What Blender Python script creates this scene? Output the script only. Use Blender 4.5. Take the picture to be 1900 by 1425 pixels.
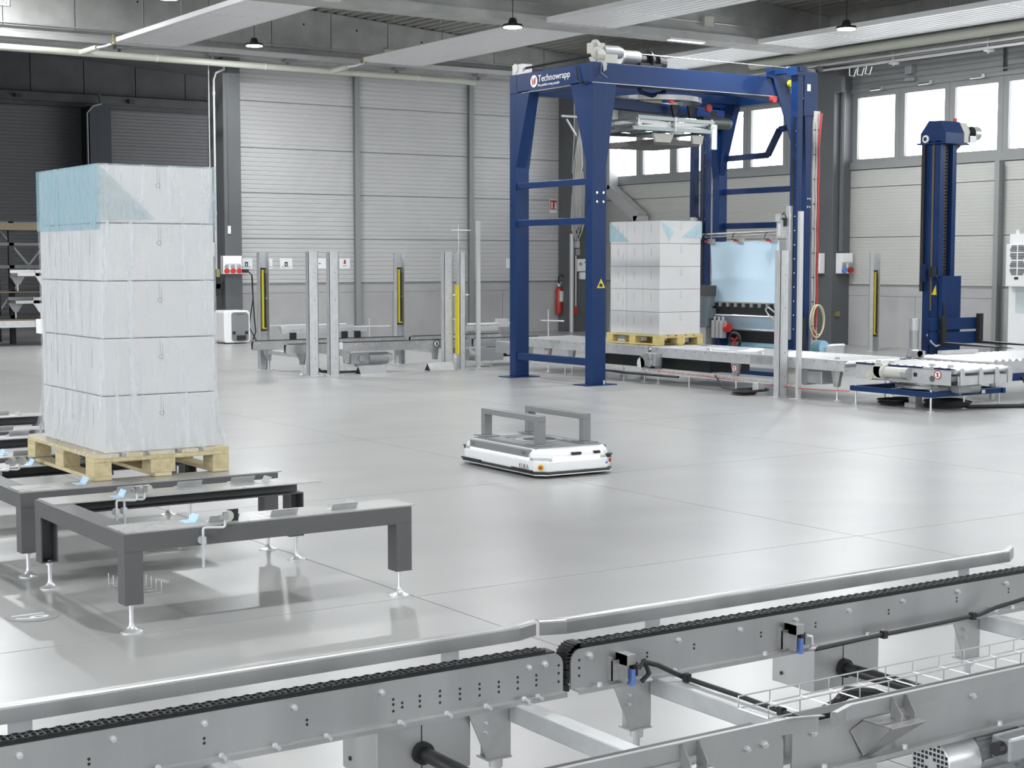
import bpy, math, random
from mathutils import Vector, Matrix
random.seed(7)
PI = math.pi
for o in list(bpy.data.objects): bpy.data.objects.remove(o)
SC = bpy.context.scene
COL = SC.collection

# ------------------------------------------------------------------ camera
cam = bpy.data.cameras.new('camera'); co = bpy.data.objects.new('camera', cam); COL.objects.link(co)
cam.sensor_width = 36.0; cam.lens = 36.0*2935.1/1900.0; cam.clip_end = 200
YAW, PITCH = 0.593375, 0.0780629
co.location = (0, 0, 1.68)
co.rotation_euler = (PI/2-PITCH, 0, -YAW)
SC.camera = co
cam.dof.use_dof = False

# ------------------------------------------------------------------ world, exposure, daylight
W = bpy.data.worlds.new('sky'); SC.world = W; W.use_nodes = True
nt = W.node_tree; nt.nodes.clear()
wo = nt.nodes.new('ShaderNodeOutputWorld'); bg = nt.nodes.new('ShaderNodeBackground')
tc = nt.nodes.new('ShaderNodeTexCoord'); sx = nt.nodes.new('ShaderNodeSeparateXYZ'); rp = nt.nodes.new('ShaderNodeValToRGB')
nt.links.new(tc.outputs['Generated'], sx.inputs[0]); nt.links.new(sx.outputs['Z'], rp.inputs[0])
rp.color_ramp.elements[0].position = 0.0; rp.color_ramp.elements[0].color = (0.88, 0.91, 0.94, 1)
rp.color_ramp.elements[1].position = 0.5; rp.color_ramp.elements[1].color = (0.90, 0.95, 1.0, 1)
nt.links.new(rp.outputs[0], bg.inputs[0]); bg.inputs[1].default_value = 9.0
nt.links.new(bg.outputs[0], wo.inputs[0])
vs = SC.view_settings
SC.display_settings.display_device = 'sRGB'
vs.view_transform = 'Standard'; vs.look = 'None'; vs.gamma = 1.0; vs.use_curve_mapping = False
vs.exposure = -0.1


# ------------------------------------------------------------------ mesh helpers
class MB:
    def __init__(s): s.v = []; s.f = []; s.m = []; s.cur = 0
    def _add(s, vs_, fs):
        n = len(s.v); s.v += [tuple(p) for p in vs_]
        for f in fs: s.f.append(tuple(n+i for i in f)); s.m.append(s.cur)
        return s
    def box(s, x0, x1, y0, y1, z0, z1):
        return s._add([(x0,y0,z0),(x1,y0,z0),(x1,y1,z0),(x0,y1,z0),(x0,y0,z1),(x1,y0,z1),(x1,y1,z1),(x0,y1,z1)],
                      [(0,3,2,1),(4,5,6,7),(0,1,5,4),(1,2,6,5),(2,3,7,6),(3,0,4,7)])
    def cbox(s, c, d): return s.box(c[0]-d[0]/2,c[0]+d[0]/2,c[1]-d[1]/2,c[1]+d[1]/2,c[2]-d[2]/2,c[2]+d[2]/2)
    def bar(s, p0, p1, w, h, up=(0,0,1)):
        p0, p1, up = Vector(p0), Vector(p1), Vector(up); d = (p1-p0).normalized()
        a = d.cross(up)
        if a.length < 1e-4: a = d.cross(Vector((0,1,0)))
        a.normalize(); b = a.cross(d).normalized(); a *= w/2; b *= h/2
        return s._add([p0-a-b,p0+a-b,p0+a+b,p0-a+b,p1-a-b,p1+a-b,p1+a+b,p1-a+b],
                      [(0,1,2,3),(4,7,6,5),(0,4,5,1),(1,5,6,2),(2,6,7,3),(3,7,4,0)])
    def cyl(s, p0, p1, r, n=12, r2=None):
        p0, p1 = Vector(p0), Vector(p1); d = (p1-p0).normalized(); r2 = r if r2 is None else r2
        a = d.cross(Vector((0,0,1)));
        if a.length < 1e-3: a = Vector((1,0,0))
        a.normalize(); b = d.cross(a); vs_ = []
        for p, q in ((p0, r), (p1, r2)):
            for i in range(n):
                t = 2*PI*i/n; vs_.append(p+a*(q*math.cos(t))+b*(q*math.sin(t)))
        fs = [(i, (i+1) % n, n+(i+1) % n, n+i) for i in range(n)]
        fs += [tuple(range(n-1,-1,-1)), tuple(range(n, 2*n))]
        return s._add(vs_, fs)
    def tube(s, pts, r, n=6, closed=False):
        P = [Vector(p) for p in pts]; k = len(P); vs_ = []; a = None
        for i in range(k):
            if closed: d = P[(i+1) % k]-P[i-1]
            else: d = P[min(i+1,k-1)]-P[max(i-1,0)]
            d.normalize()
            if a is None:
                a = d.cross(Vector((0,0,1)))
                if a.length < 1e-2: a = d.cross(Vector((1,0,0)))
            a = a-d*a.dot(d); a.normalize(); b = d.cross(a)
            for j in range(n):
                t = 2*PI*j/n; vs_.append(P[i]+a*(r*math.cos(t))+b*(r*math.sin(t)))
        fs = []
        for i in range(k if closed else k-1):
            q = (i+1) % k
            for j in range(n):
                fs.append((i*n+j, i*n+(j+1) % n, q*n+(j+1) % n, q*n+j))
        if not closed: fs += [tuple(range(n-1,-1,-1)), tuple(range((k-1)*n, k*n))]
        return s._add(vs_, fs)
    def prism(s, poly, axis, a, b):
        n = len(poly)
        def P(u, v, w): return {'x': (w,u,v), 'y': (u,w,v), 'z': (u,v,w)}[axis]
        vs_ = [P(u,v,a) for u,v in poly]+[P(u,v,b) for u,v in poly]
        fs = [tuple(range(n)), tuple(range(2*n-1,n-1,-1))]+[(i, n+i, n+(i+1) % n, (i+1) % n) for i in range(n)]
        return s._add(vs_, fs)
    def sheet(s, poly, axis, a, b):                      # open profile extruded, no caps
        n = len(poly)
        def P(u, v, w): return {'x': (w,u,v), 'y': (u,w,v), 'z': (u,v,w)}[axis]
        return s._add([P(u,v,a) for u,v in poly]+[P(u,v,b) for u,v in poly], [(i, i+1, n+i+1, n+i) for i in range(n-1)])
    def lathe(s, prof, c, n=20):                          # profile (r, z) about a vertical axis
        c = Vector(c); k = len(prof)
        vs_ = [c+Vector((r*math.cos(2*PI*j/n), r*math.sin(2*PI*j/n), h)) for r, h in prof for j in range(n)]
        fs = [(i*n+j, i*n+(j+1) % n, (i+1)*n+(j+1) % n, (i+1)*n+j) for i in range(k-1) for j in range(n)]
        fs += [tuple(range(n-1,-1,-1)), tuple(range((k-1)*n, k*n))]
        return s._add(vs_, fs)
    def quad(s, *p): return s._add(p, [tuple(range(len(p)))])
    def build(s, name, mat, parent=None, bevel=0, smooth=False):
        org = Vector((0,0,0)); q = parent
        while q is not None: org = org+q.location; q = q.parent
        me = bpy.data.meshes.new(name)
        me.from_pydata([tuple(Vector(p)-org) for p in s.v], [], s.f)
        for m_ in (mat if isinstance(mat, (list, tuple)) else [mat]): me.materials.append(m_)
        if isinstance(mat, (list, tuple)): me.polygons.foreach_set('material_index', s.m)
        import bmesh
        bm = bmesh.new(); bm.from_mesh(me); bmesh.ops.recalc_face_normals(bm, faces=bm.faces); bm.to_mesh(me); bm.free()
        if smooth:
            me.polygons.foreach_set('use_smooth', [True]*len(me.polygons))
            try: me.set_sharp_from_angle(angle=0.7)
            except Exception: pass
        o = bpy.data.objects.new(name, me); COL.objects.link(o)
        if parent is not None: o.parent = parent
        if bevel:
            b = o.modifiers.new('bevel', 'BEVEL'); b.width = bevel; b.segments = 2; b.limit_method = 'ANGLE'; b.angle_limit = 0.6
        return o

def tag(o, label, cat, group=None):
    o['label'] = label; o['category'] = cat
    if group: o['group'] = group
    return o
def thing(name, label, cat, loc=(0,0,0), group=None):
    o = bpy.data.objects.new(name, None); COL.objects.link(o); o.location = loc; o.empty_display_size = 0.1
    return tag(o, label, cat, group)
def struct(o, label=None):
    o['kind'] = 'structure'
    if label: o['label'] = label
    return o
def stuff(o): o['kind'] = 'stuff'; return o
def copy_mesh(o, parent, loc=(0,0,0)):
    c = o.copy(); COL.objects.link(c); c.parent = parent; c.location = loc; return c
def text(body, name, mat, size, M, parent=None, align='CENTER', depth=0.0006):
    cu = bpy.data.curves.new(name, 'FONT'); cu.body = body; cu.size = size; cu.align_x = align; cu.align_y = 'CENTER'; cu.extrude = depth
    t = bpy.data.objects.new(name, cu); COL.objects.link(t)
    dg = bpy.context.evaluated_depsgraph_get()
    me = bpy.data.meshes.new_from_object(t.evaluated_get(dg)); bpy.data.objects.remove(t)
    org = Vector((0,0,0)); q = parent
    while q is not None: org = org+q.location; q = q.parent
    me.transform(Matrix.Translation(-org) @ M); me.materials.clear(); me.materials.append(mat)
    o = bpy.data.objects.new(name, me); COL.objects.link(o); o.parent = parent
    return o
def frame_mat(origin, xdir, ydir):                        # text placed in the plane spanned by xdir, ydir
    x = Vector(xdir).normalized(); y = Vector(ydir).normalized(); z = x.cross(y)
    return Matrix(((x.x,y.x,z.x,origin[0]),(x.y,y.y,z.y,origin[1]),(x.z,y.z,z.z,origin[2]),(0,0,0,1)))

# ------------------------------------------------------------------ materials
def mat(name, col, rough=0.5, metal=0.0, var=0.0, scale=8.0, bump=0.0, bscale=60.0, rvar=0.0, stretch=None, spec=0.5, coat=0.0):
    m = bpy.data.materials.new(name); m.use_nodes = True; t = m.node_tree; b = t.nodes['Principled BSDF']
    b.inputs['Base Color'].default_value = (*col, 1); b.inputs['Roughness'].default_value = rough; b.inputs['Metallic'].default_value = metal
    b.inputs['Specular IOR Level'].default_value = spec; b.inputs['Coat Weight'].default_value = coat
    if var or bump or rvar:
        tc = t.nodes.new('ShaderNodeTexCoord'); mp = t.nodes.new('ShaderNodeMapping')
        t.links.new(tc.outputs['Object'], mp.inputs[0])
        if stretch: mp.inputs['Scale'].default_value = stretch
    if var or rvar:
        n = t.nodes.new('ShaderNodeTexNoise'); n.inputs['Scale'].default_value = scale; n.inputs['Detail'].default_value = 5
        t.links.new(mp.outputs[0], n.inputs['Vector'])
        if var:
            r = t.nodes.new('ShaderNodeMapRange'); r.inputs[1].default_value = 0.3; r.inputs[2].default_value = 0.7
            r.inputs[3].default_value = 1-var; r.inputs[4].default_value = 1+var
            h = t.nodes.new('ShaderNodeVectorMath'); h.operation = 'SCALE'; h.inputs[0].default_value = col
            t.links.new(n.outputs[0], r.inputs[0]); t.links.new(r.outputs[0], h.inputs['Scale']); t.links.new(h.outputs[0], b.inputs['Base Color'])
        if rvar:
            r2 = t.nodes.new('ShaderNodeMapRange'); r2.inputs[1].default_value = 0.3; r2.inputs[2].default_value = 0.7
            r2.inputs[3].default_value = max(0.02, rough-rvar); r2.inputs[4].default_value = rough+rvar
            t.links.new(n.outputs[0], r2.inputs[0]); t.links.new(r2.outputs[0], b.inputs['Roughness'])
    if bump:
        n2 = t.nodes.new('ShaderNodeTexNoise'); n2.inputs['Scale'].default_value = bscale; n2.inputs['Detail'].default_value = 4
        t.links.new(mp.outputs[0], n2.inputs['Vector'])
        bp = t.nodes.new('ShaderNodeBump'); bp.inputs['Strength'].default_value = bump; bp.inputs['Distance'].default_value = 0.02
        t.links.new(n2.outputs[0], bp.inputs['Height']); t.links.new(bp.outputs[0], b.inputs['Normal'])
    return m
def emit(name, col, s):
    m = bpy.data.materials.new(name); m.use_nodes = True; b = m.node_tree.nodes['Principled BSDF']
    b.inputs['Base Color'].default_value = (*col, 1); b.inputs['Emission Color'].default_value = (*col, 1); b.inputs['Emission Strength'].default_value = s
    return m

M_floor = mat('polished_concrete', (0.34,0.34,0.338), 0.30, var=0.08, scale=1.1, bump=0.006, bscale=4.0, stretch=(1,1.3,1), spec=0.55)
M_joint = mat('joint_filler', (0.13,0.13,0.13), 0.8)
M_conc = mat('cast_concrete', (0.43,0.43,0.42), 0.85, var=0.14, scale=2.2, bump=0.2, bscale=14)
M_plinth = mat('plinth_concrete', (0.40,0.40,0.40), 0.8, var=0.08, scale=1.5, bump=0.15, bscale=12)
M_side = mat('light_grey_cladding', (0.50,0.50,0.50), 0.42, var=0.03, scale=1.2)
M_sider = mat('pale_grey_cladding', (0.48,0.485,0.46), 0.45, var=0.03, scale=1.2)
M_side_shade = mat('shaded_cladding', (0.085,0.086,0.088), 0.55, var=0.05)  # cladding colour darkened to carry the shade of the unlit bay
M_pill_shade = mat('shaded_blue_pillar_paint', (0.012,0.016,0.024), 0.6)  # pillar colour darkened to carry the same bay's shade
M_conc_shade = mat('shaded_concrete', (0.045,0.046,0.048), 0.85, var=0.2, scale=1.5, bump=0.2, bscale=8)  # concrete with the far bay's shade put into its colour
M_pill = mat('grey_pillar_paint', (0.095,0.10,0.105), 0.5, var=0.06, scale=2)
M_post = mat('wall_post_metal', (0.26,0.27,0.27), 0.5, 0.0)
M_deck = mat('roof_sheet', (0.40,0.40,0.37), 0.5, 0.1)
M_panelw = mat('white_radiant_panel', (0.84,0.84,0.84), 0.4)
M_pipe = mat('cream_pipe_paint', (0.56,0.57,0.49), 0.4)
M_tray = mat('zinc_tray', (0.55,0.55,0.55), 0.45, 0.4)
M_galv = mat('galvanised_steel', (0.47,0.47,0.47), 0.40, 0.8, var=0.10, scale=14, rvar=0.08)
M_galvd = mat('brushed_steel', (0.41,0.41,0.41), 0.40, 0.65, var=0.10, scale=5, rvar=0.07, stretch=(1,1,0.15))
M_alu = mat('pale_steel', (0.66,0.66,0.67), 0.35, 0.7, var=0.06, scale=10)
M_zinc = mat('zinc_sheet', (0.54,0.55,0.56), 0.42, 0.5, var=0.08, scale=10)
M_chrome = mat('chrome', (0.75,0.76,0.77), 0.16, 1.0)
M_dgrey = mat('dark_grey_paint', (0.088,0.088,0.090), 0.45, var=0.05, scale=4)
M_agvgrey = mat('mid_grey_paint', (0.21,0.215,0.22), 0.42)
M_black = mat('black_rubber', (0.012,0.012,0.013), 0.5)
M_blackp = mat('black_plastic', (0.018,0.018,0.02), 0.35)
M_dark = mat('black_metal', (0.02,0.022,0.024), 0.45, 0.3)
M_white = mat('white_plastic', (0.80,0.80,0.80), 0.35)
M_wpaint = mat('white_lacquer', (0.78,0.79,0.80), 0.28, coat=0.3)
M_blue = mat('blue_machine_paint', (0.005,0.026,0.10), 0.40, var=0.04, scale=3, spec=0.3)
M_blued = mat('dark_blue_paint', (0.004,0.016,0.06), 0.4, spec=0.3)
M_lblue = mat('pale_blue_plastic', (0.45,0.63,0.80), 0.4)
M_bluep = mat('blue_clip_plastic', (0.13,0.23,0.56), 0.35)
M_yel = mat('yellow_paint', (0.62,0.52,0.02), 0.4)
M_red = mat('red_paint', (0.40,0.025,0.02), 0.4)
M_redp = mat('red_plastic', (0.50,0.03,0.025), 0.35)
M_cyl = mat('extinguisher_red', (0.38,0.03,0.02), 0.3)
M_wood = mat('pallet_wood', (0.50,0.42,0.25), 0.75, var=0.16, scale=6, bump=0.12, bscale=30, stretch=(6,1,6))
M_woodx = mat('pallet_wood_cross', (0.52,0.44,0.27), 0.75, var=0.15, scale=6, bump=0.12, bscale=30, stretch=(1,6,6))
M_cart = mat('white_carton', (0.56,0.56,0.56), 0.6, var=0.03, scale=3)
M_print = mat('black_print', (0.02,0.02,0.02), 0.6)
M_printg = mat('grey_print', (0.30,0.30,0.31), 0.6)
M_paper = mat('paper', (0.80,0.81,0.82), 0.7)
M_bronze = mat('bronze_rail', (0.16,0.13,0.09), 0.4, 0.6)
M_lampd = emit('lamp_diffuser', (1.0,1.0,0.97), 14.0)
M_strip = emit('light_strip', (1.0,1.0,1.0), 3.0)
M_mgrey = mat('motor_grey', (0.36,0.37,0.38), 0.42, 0.4)
M_mgreen = mat('grey_green_motor', (0.075,0.09,0.085), 0.4)
M_mblue = mat('grey_blue_motor', (0.16,0.20,0.23), 0.4)
M_beige = mat('beige_gearbox', (0.46,0.46,0.42), 0.45)
M_cable = mat('pale_cable', (0.42,0.42,0.41), 0.5)
M_brass = mat('brass', (0.35,0.30,0.15), 0.4, 0.7)

def film_mat(name, col, opac, var, scale, stretch, bump, rough=0.22, lo=0.35, hi=0.72):
    m = bpy.data.materials.new(name); m.use_nodes = True; t = m.node_tree; b = t.nodes['Principled BSDF']; out = t.nodes['Material Output']
    b.inputs['Base Color'].default_value = (*col, 1); b.inputs['Roughness'].default_value = rough; b.inputs['Specular IOR Level'].default_value = 0.6
    tc = t.nodes.new('ShaderNodeTexCoord'); mp = t.nodes.new('ShaderNodeMapping'); mp.inputs['Scale'].default_value = stretch
    n = t.nodes.new('ShaderNodeTexNoise'); n.inputs['Scale'].default_value = scale; n.inputs['Detail'].default_value = 6; n.inputs['Roughness'].default_value = 0.65
    r = t.nodes.new('ShaderNodeMapRange'); r.inputs[1].default_value = lo; r.inputs[2].default_value = hi; r.inputs[3].default_value = opac-var; r.inputs[4].default_value = opac+var
    tr = t.nodes.new('ShaderNodeBsdfTransparent'); mx = t.nodes.new('ShaderNodeMixShader'); bp = t.nodes.new('ShaderNodeBump'); bp.inputs['Strength'].default_value = bump; bp.inputs['Distance'].default_value = 0.03
    L = t.links.new
    L(tc.outputs['Object'], mp.inputs[0]); L(mp.outputs[0], n.inputs['Vector']); L(n.outputs[0], r.inputs[0]); L(n.outputs[0], bp.inputs['Height'])
    L(bp.outputs[0], b.inputs['Normal']); L(r.outputs[0], mx.inputs[0]); L(tr.outputs[0], mx.inputs[1]); L(b.outputs[0], mx.inputs[2]); L(mx.outputs[0], out.inputs['Surface'])
    return m
M_film = film_mat('stretch_film', (0.74,0.79,0.84), 0.36, 0.24, 5.0, (3.0,3.0,0.35), 0.35, 0.2, 0.47, 0.75)
M_filmb = film_mat('blue_top_sheet', (0.36,0.60,0.70), 0.52, 0.10, 5.0, (2,2,1), 0.3)
M_filmf = film_mat('grey_blue_film', (0.40,0.50,0.53), 0.40, 0.10, 5.0, (2,2,1), 0.3)
M_filmc = film_mat('clear_stretch_film', (0.80,0.81,0.82), 0.07, 0.015, 4.0, (2,2,0.5), 0.12, 0.25)
M_sheet = mat('light_blue_film', (0.60,0.78,0.92), 0.35, bump=0.12, bscale=3)
def glass_mat():
    m = bpy.data.materials.new('window_glass'); m.use_nodes = True; t = m.node_tree; out = t.nodes['Material Output']
    tr = t.nodes.new('ShaderNodeBsdfTransparent'); gl = t.nodes.new('ShaderNodeBsdfGlossy'); gl.inputs['Roughness'].default_value = 0.03
    mx = t.nodes.new('ShaderNodeMixShader'); mx.inputs[0].default_value = 0.06
    t.links.new(tr.outputs[0], mx.inputs[1]); t.links.new(gl.outputs[0], mx.inputs[2]); t.links.new(mx.outputs[0], out.inputs['Surface'])
    return m
M_glass = glass_mat()
# ================================================================== SETTING
BY, RX = 30.8, 23.25                                     # inner faces of the back wall and the right wall
def deck_z(x): return 6.87-0.064*(x-15.7)
# floor: slabs with recessed joints
fl = struct(MB().box(-10.5, 26.5, -6.5, 44.5, -0.30, -0.012).build('floor', M_joint), 'polished grey concrete floor with thin slab joints')
xs = [-10.5]+[3.97+3.13*k for k in range(-4, 8)]+[26.5]; ys = [-6.5]+[6.752+3.13*k for k in range(-4, 12)]+[44.5]
g = 0.0035
for i in range(len(xs)-1):
    for j in range(len(ys)-1):
        MB().box(xs[i]+g, xs[i+1]-g, ys[j]+g, ys[j+1]-g, -0.05, 0.0).build('floor_slab', M_floor, fl)

# roof deck, trapezoid ribs running along Y
prof = []; x = -11.0
while x < 24.2:
    for dx, dz in ((0,0),(0.10,0),(0.13,0.075),(0.206,0.075)): prof.append((x+dx, deck_z(x+dx)+dz))
    x += 0.236
ceil_ = struct(MB().sheet(prof, 'y', -6.5, 30.2).build('ceiling', M_deck), 'corrugated sheet roof sloping down to the right')
MB().sheet([(-11, deck_z(-11)+0.3), (26.5, deck_z(26.5)+0.35)], 'y', -6.5, 44.5).build('roof_cover', M_conc_shade, ceil_)

# back wall: plinth, cladding panels between posts, left part open to the dark bay
wb = struct(MB().box(13.66, 23.6, BY+0.06, BY+0.25, 0, 7.1).build('wall_back', M_post), 'light grey clad back wall with concrete plinth')
def ribbed_x(x0, x1, z0, z1, y, m, par, pitch=0.0945, d=0.011):
    p = [(y+0.02, z0), (y, z0+0.006)]; n = max(1, round((z1-z0)/pitch)); h = (z1-z0)/n
    for k in range(n):
        z = z0+k*h
        p += [(y, z+h*0.62), (y+d, z+h*0.72), (y+d, z+h*0.86), (y, z+h*0.96)]
    p[-1] = (y, z1-0.006); p.append((y+0.02, z1))
    return MB().sheet(p, 'x', x0, x1).build('wall_panel', m, par)
posts_b = [16.65, 19.6, 22.55]
edges = [13.66]+posts_b+[23.25]
for i in range(4):
    x0, x1 = edges[i]+(0.06 if i else 0), edges[i+1]-(0.06 if i < 3 else 0)
    for z0, z1 in ((1.19,2.14),(2.14,3.10),(3.10,4.04),(4.04,5.01),(5.01,5.9)): ribbed_x(x0, x1, z0+0.002, z1-0.002, BY, M_side, wb)
    mid = x0+(x1-x0)*0.3
    MB().box(x0, x1, BY-0.004, BY+0.06, 0.985, 1.155).build('plinth_cap', M_plinth, wb)
    MB().box(x0, mid-0.004, BY, BY+0.06, 0, 0.98).build('plinth_panel', M_plinth, wb)
    MB().box(mid+0.004, x1, BY, BY+0.06, 0, 0.98).build('plinth_panel', M_plinth, wb)
    MB().box(x0, x1, BY-0.012, BY+0.05, 1.160, 1.186).build('flashing', M_post, wb)
for px_ in posts_b:
    b = MB(); b.box(px_-0.06, px_+0.06, BY-0.10, BY-0.085, 0, 5.9); b.box(px_-0.008, px_+0.008, BY-0.085, BY+0.02, 0, 5.9); b.box(px_-0.06, px_+0.06, BY+0.0, BY+0.02, 0, 5.9)
    b.build('wall_post', M_post, wb)

# right wall: plinth, cladding, window band, upper cladding
wr = struct(MB().box(RX+0.10, RX+0.32, -6.5, 31.1, 0, 3.47).build('wall_right', M_post), 'pale grey clad right wall below the window band')
MB().box(RX+0.10, RX+0.32, -6.5, 31.1, 5.03, 6.5).build('upper_wall', M_post, wr)
def ribbed_y(y0, y1, z0, z1, m, par, pitch=0.06, d=0.003):
    p = [(RX+0.02, z0), (RX, z0+0.006)]; n = max(1, round((z1-z0)/pitch)); h = (z1-z0)/n
    for k in range(n):
        z = z0+k*h
        p += [(RX, z+h*0.7), (RX+d, z+h*0.78), (RX+d, z+h*0.9), (RX, z+h*0.97)]
    p[-1] = (RX, z1-0.006); p.append((RX+0.02, z1))
    return MB().sheet(p, 'y', y0, y1).build('wall_panel', m, par)
eds = [-6.4, -1.2, 2.8, 6.8, 10.8, 14.77, 18.75, 22.7, 26.7, 30.8]
for i in range(len(eds)-1):
    y0, y1 = eds[i]+0.05, eds[i+1]-0.05
    for z0, z1 in ((1.20,2.13),(2.13,3.108),(3.108,3.455)): ribbed_y(y0, y1, z0+0.002, z1-0.002, M_sider, wr)
    ribbed_y(y0, y1, 5.04, 5.60, M_post, wr, 0.12, 0.02)
    mid = (y0+y1)/2
    MB().box(RX-0.004, RX+0.1, y0, y1, 0.985, 1.17).build('plinth_cap', M_plinth, wr)
    MB().box(RX, RX+0.1, y0, mid-0.004, 0, 0.98).build('plinth_panel', M_plinth, wr)
    MB().box(RX, RX+0.1, mid+0.004, y1, 0, 0.98).build('plinth_panel', M_plinth, wr)
    MB().box(RX-0.01, RX+0.1, y0, y1, 1.173, 1.197).build('flashing', M_post, wr)
for yp in (2.8, 6.8, 10.8, 14.77, 18.75, 26.7):
    b = MB(); b.box(RX-0.16, RX-0.14, yp-0.05, yp+0.05, 0, 3.46); b.box(RX-0.14, RX+0.02, yp-0.008, yp+0.008, 0, 3.46); b.box(RX, RX+0.02, yp-0.05, yp+0.05, 0, 3.46)
    b.build('wall_post', M_post, wr)
MB().box(RX-0.03, RX+0.30, -6.4, 30.8, 3.46, 3.60).build('window_sill', M_post, wr)
MB().box(RX-0.02, RX+0.30, -6.4, 30.8, 4.97, 5.04).build('window_head', M_post, wr)
panes = [22.36-1.215*k for k in range(0, 15)]
wins = [(p-1.06, p) for p in panes]+[(23.14+1.225*k, 23.14+1.225*k+1.065) for k in range(6)]
for k, (y0, y1) in enumerate(wins):
    w = MB()
    w.box(RX+0.02, RX+0.09, y0-0.075, y0+0.045, 3.6, 4.97); w.box(RX+0.02, RX+0.09, y1-0.045, y1+0.075, 3.6, 4.97)
    w.box(RX+0.02, RX+0.09, y0+0.045, y1-0.045, 3.6, 3.665); w.box(RX+0.02, RX+0.09, y0+0.045, y1-0.045, 4.86, 4.97)
    f = struct(w.build('window_%d' % (k+1), M_post), 'grey framed high window pane in the right wall')
    MB().box(RX+0.05, RX+0.056, y0+0.045, y1-0.045, 3.665, 4.86).build('pane', M_glass, f)
    if k < 6:
        b = MB(); b.cyl((RX-0.05, y0+0.62, 4.985), (RX-0.05, y0+0.33, 4.985), 0.022, 8); b.box(RX-0.08, RX-0.02, y0+0.27, y0+0.34, 4.96, 5.03)
        b.build('window_opener', M_chrome, f)
# steel bracing outside the windows
st = MB()
for y in range(8, 34, 6):
    st.bar((27.5, y, 0.0), (27.5, y+5, 6.2), 0.03, 0.03); st.bar((27.5, y+5, 0.0), (27.5, y, 6.2), 0.03, 0.03)
st.bar((27.5, 6, 6.3), (27.5, 34, 6.3), 0.1, 0.1)
br = struct(st.build('trim_20', M_white), 'cross braced steel lattice standing outside the windows')

# far unlit bay behind the opening on the left, its shade put into the colours
wf = struct(MB().box(-10.5, 26.5, 44.06, 44.3, 0, 7.6).build('wall_far', M_side_shade), 'clad far wall of the unlit bay, shade put into its colour')
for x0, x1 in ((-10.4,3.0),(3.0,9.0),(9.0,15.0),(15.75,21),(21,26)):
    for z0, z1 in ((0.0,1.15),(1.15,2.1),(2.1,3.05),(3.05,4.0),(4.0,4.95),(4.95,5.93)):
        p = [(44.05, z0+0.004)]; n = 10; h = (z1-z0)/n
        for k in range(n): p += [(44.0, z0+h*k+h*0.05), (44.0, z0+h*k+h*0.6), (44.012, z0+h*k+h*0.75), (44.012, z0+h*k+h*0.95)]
        MB().sheet(p, 'x', x0+0.01, x1-0.01).build('wall_panel', M_side_shade, wf)
x = -10.4; k = 0
gf = struct(MB().box(-10.5, 26.5, 43.85, 44.05, 5.95, 7.6).build('trim_1', M_conc_shade), 'concrete girder over the far bay wall, its colour darkened for shade')
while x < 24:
    MB().box(x+0.012, x+1.488, 43.80, 43.86, 6.33, 7.5).build('girder_panel', M_conc_shade, gf); x += 1.5
MB().box(-10.4, 26, 43.6, 43.8, 6.05, 6.28).build('cable_tray', M_conc_shade, gf)
for xx in (4.4, 10.5, 13.1, 16.3):
    MB().box(xx, xx+0.18, 43.52, 43.62, 6.1, 6.2).build('tray_bracket', M_dark, gf)
struct(MB().box(15.07, 15.68, 43.3, 44.0, 0, 5.95).build('trim_2', M_pill_shade), 'bluish pillar against the far wall, shade put into its colour')
b = MB(); b.tube([(14.98,43.25,0.1),(14.98,43.25,5.75),(15.15,43.25,5.95),(15.4,43.3,6.02),(15.42,43.5,6.3)], 0.03, 8)
tag(b.build('drain_pipe', M_pill), 'thin pipe running down beside the dark far pillar', 'pipe')

# left and front walls with window openings (out of view)
wl = struct(MB().box(-10.5, -10.2, -6.5, 44.3, 0, 1.2).build('wall_left', M_sider), 'left hall wall with a long window band')
MB().box(-10.5, -10.2, -6.5, 44.3, 4.6, 8.9).build('upper_wall', M_sider, wl)
MB().box(-10.5, -10.2, 18, 44.3, 1.2, 4.6).build('wall_panel', M_sider, wl)
for y in (-6.3, -3, 3, 9, 15, 21, 26.9): MB().box(-10.5, -10.2, y-0.15, y+0.15, 1.2, 4.6).build('wall_post', M_post, wl)
wq = struct(MB().box(-10.5, 23.6, -6.5, -6.2, 0, 3.2).build('wall_front', M_sider), 'front hall wall with a long window band')
MB().box(-10.5, 23.6, -6.5, -6.2, 4.6, 8.9).build('upper_wall', M_sider, wq)
for x in (-10.2, -6.5, 0.5, 7, 14, 20.5, 23.4): MB().box(x-0.15, x+0.15, -6.5, -6.2, 3.2, 4.6).build('wall_post', M_post, wq)

# concrete structure
gd = struct(MB().box(-10.4, 23.25, 30.22, 30.86, 5.80, 5.88).build('trim_3', M_conc), 'concrete girder over the back wall')
MB().box(-10.4, 23.25, 30.24, 30.86, 5.88, 6.07).build('girder_ledge', M_conc, gd)
x = -8.96
while x < 23.2:
    x1 = min(x+1.372, 23.24); zt0, zt1 = deck_z(x), deck_z(x1)
    MB().prism([(x+0.009, 6.07), (x1-0.009, 6.07), (x1-0.009, zt1-0.01), (x+0.009, zt0-0.01)], 'y', 30.15, 30.86).build('girder_panel', M_conc, gd); x += 1.372
MB().prism([(-10.4,5.9),(23.25,5.9),(23.25,deck_z(23.25)),(-10.4,deck_z(-10.4))], 'y', 30.4, 30.84).build('girder_core', M_conc, gd)
for x, z in ((15.1,6.58),(16.35,6.55),(17.95,6.42),(11.5,6.72)):
    MB().cyl((x,30.146,z),(x,30.16,z),0.022,10).build('fixing_hole', M_black, gd)
b2 = struct(MB().prism([(-10.4,5.85),(23.2,5.85),(23.2,deck_z(23.2)-0.0),(-10.4,deck_z(-10.4))], 'y', 22.55, 22.95).build('trim_4', M_conc), 'concrete beam across the hall in line with the right wall pillar')
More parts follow.
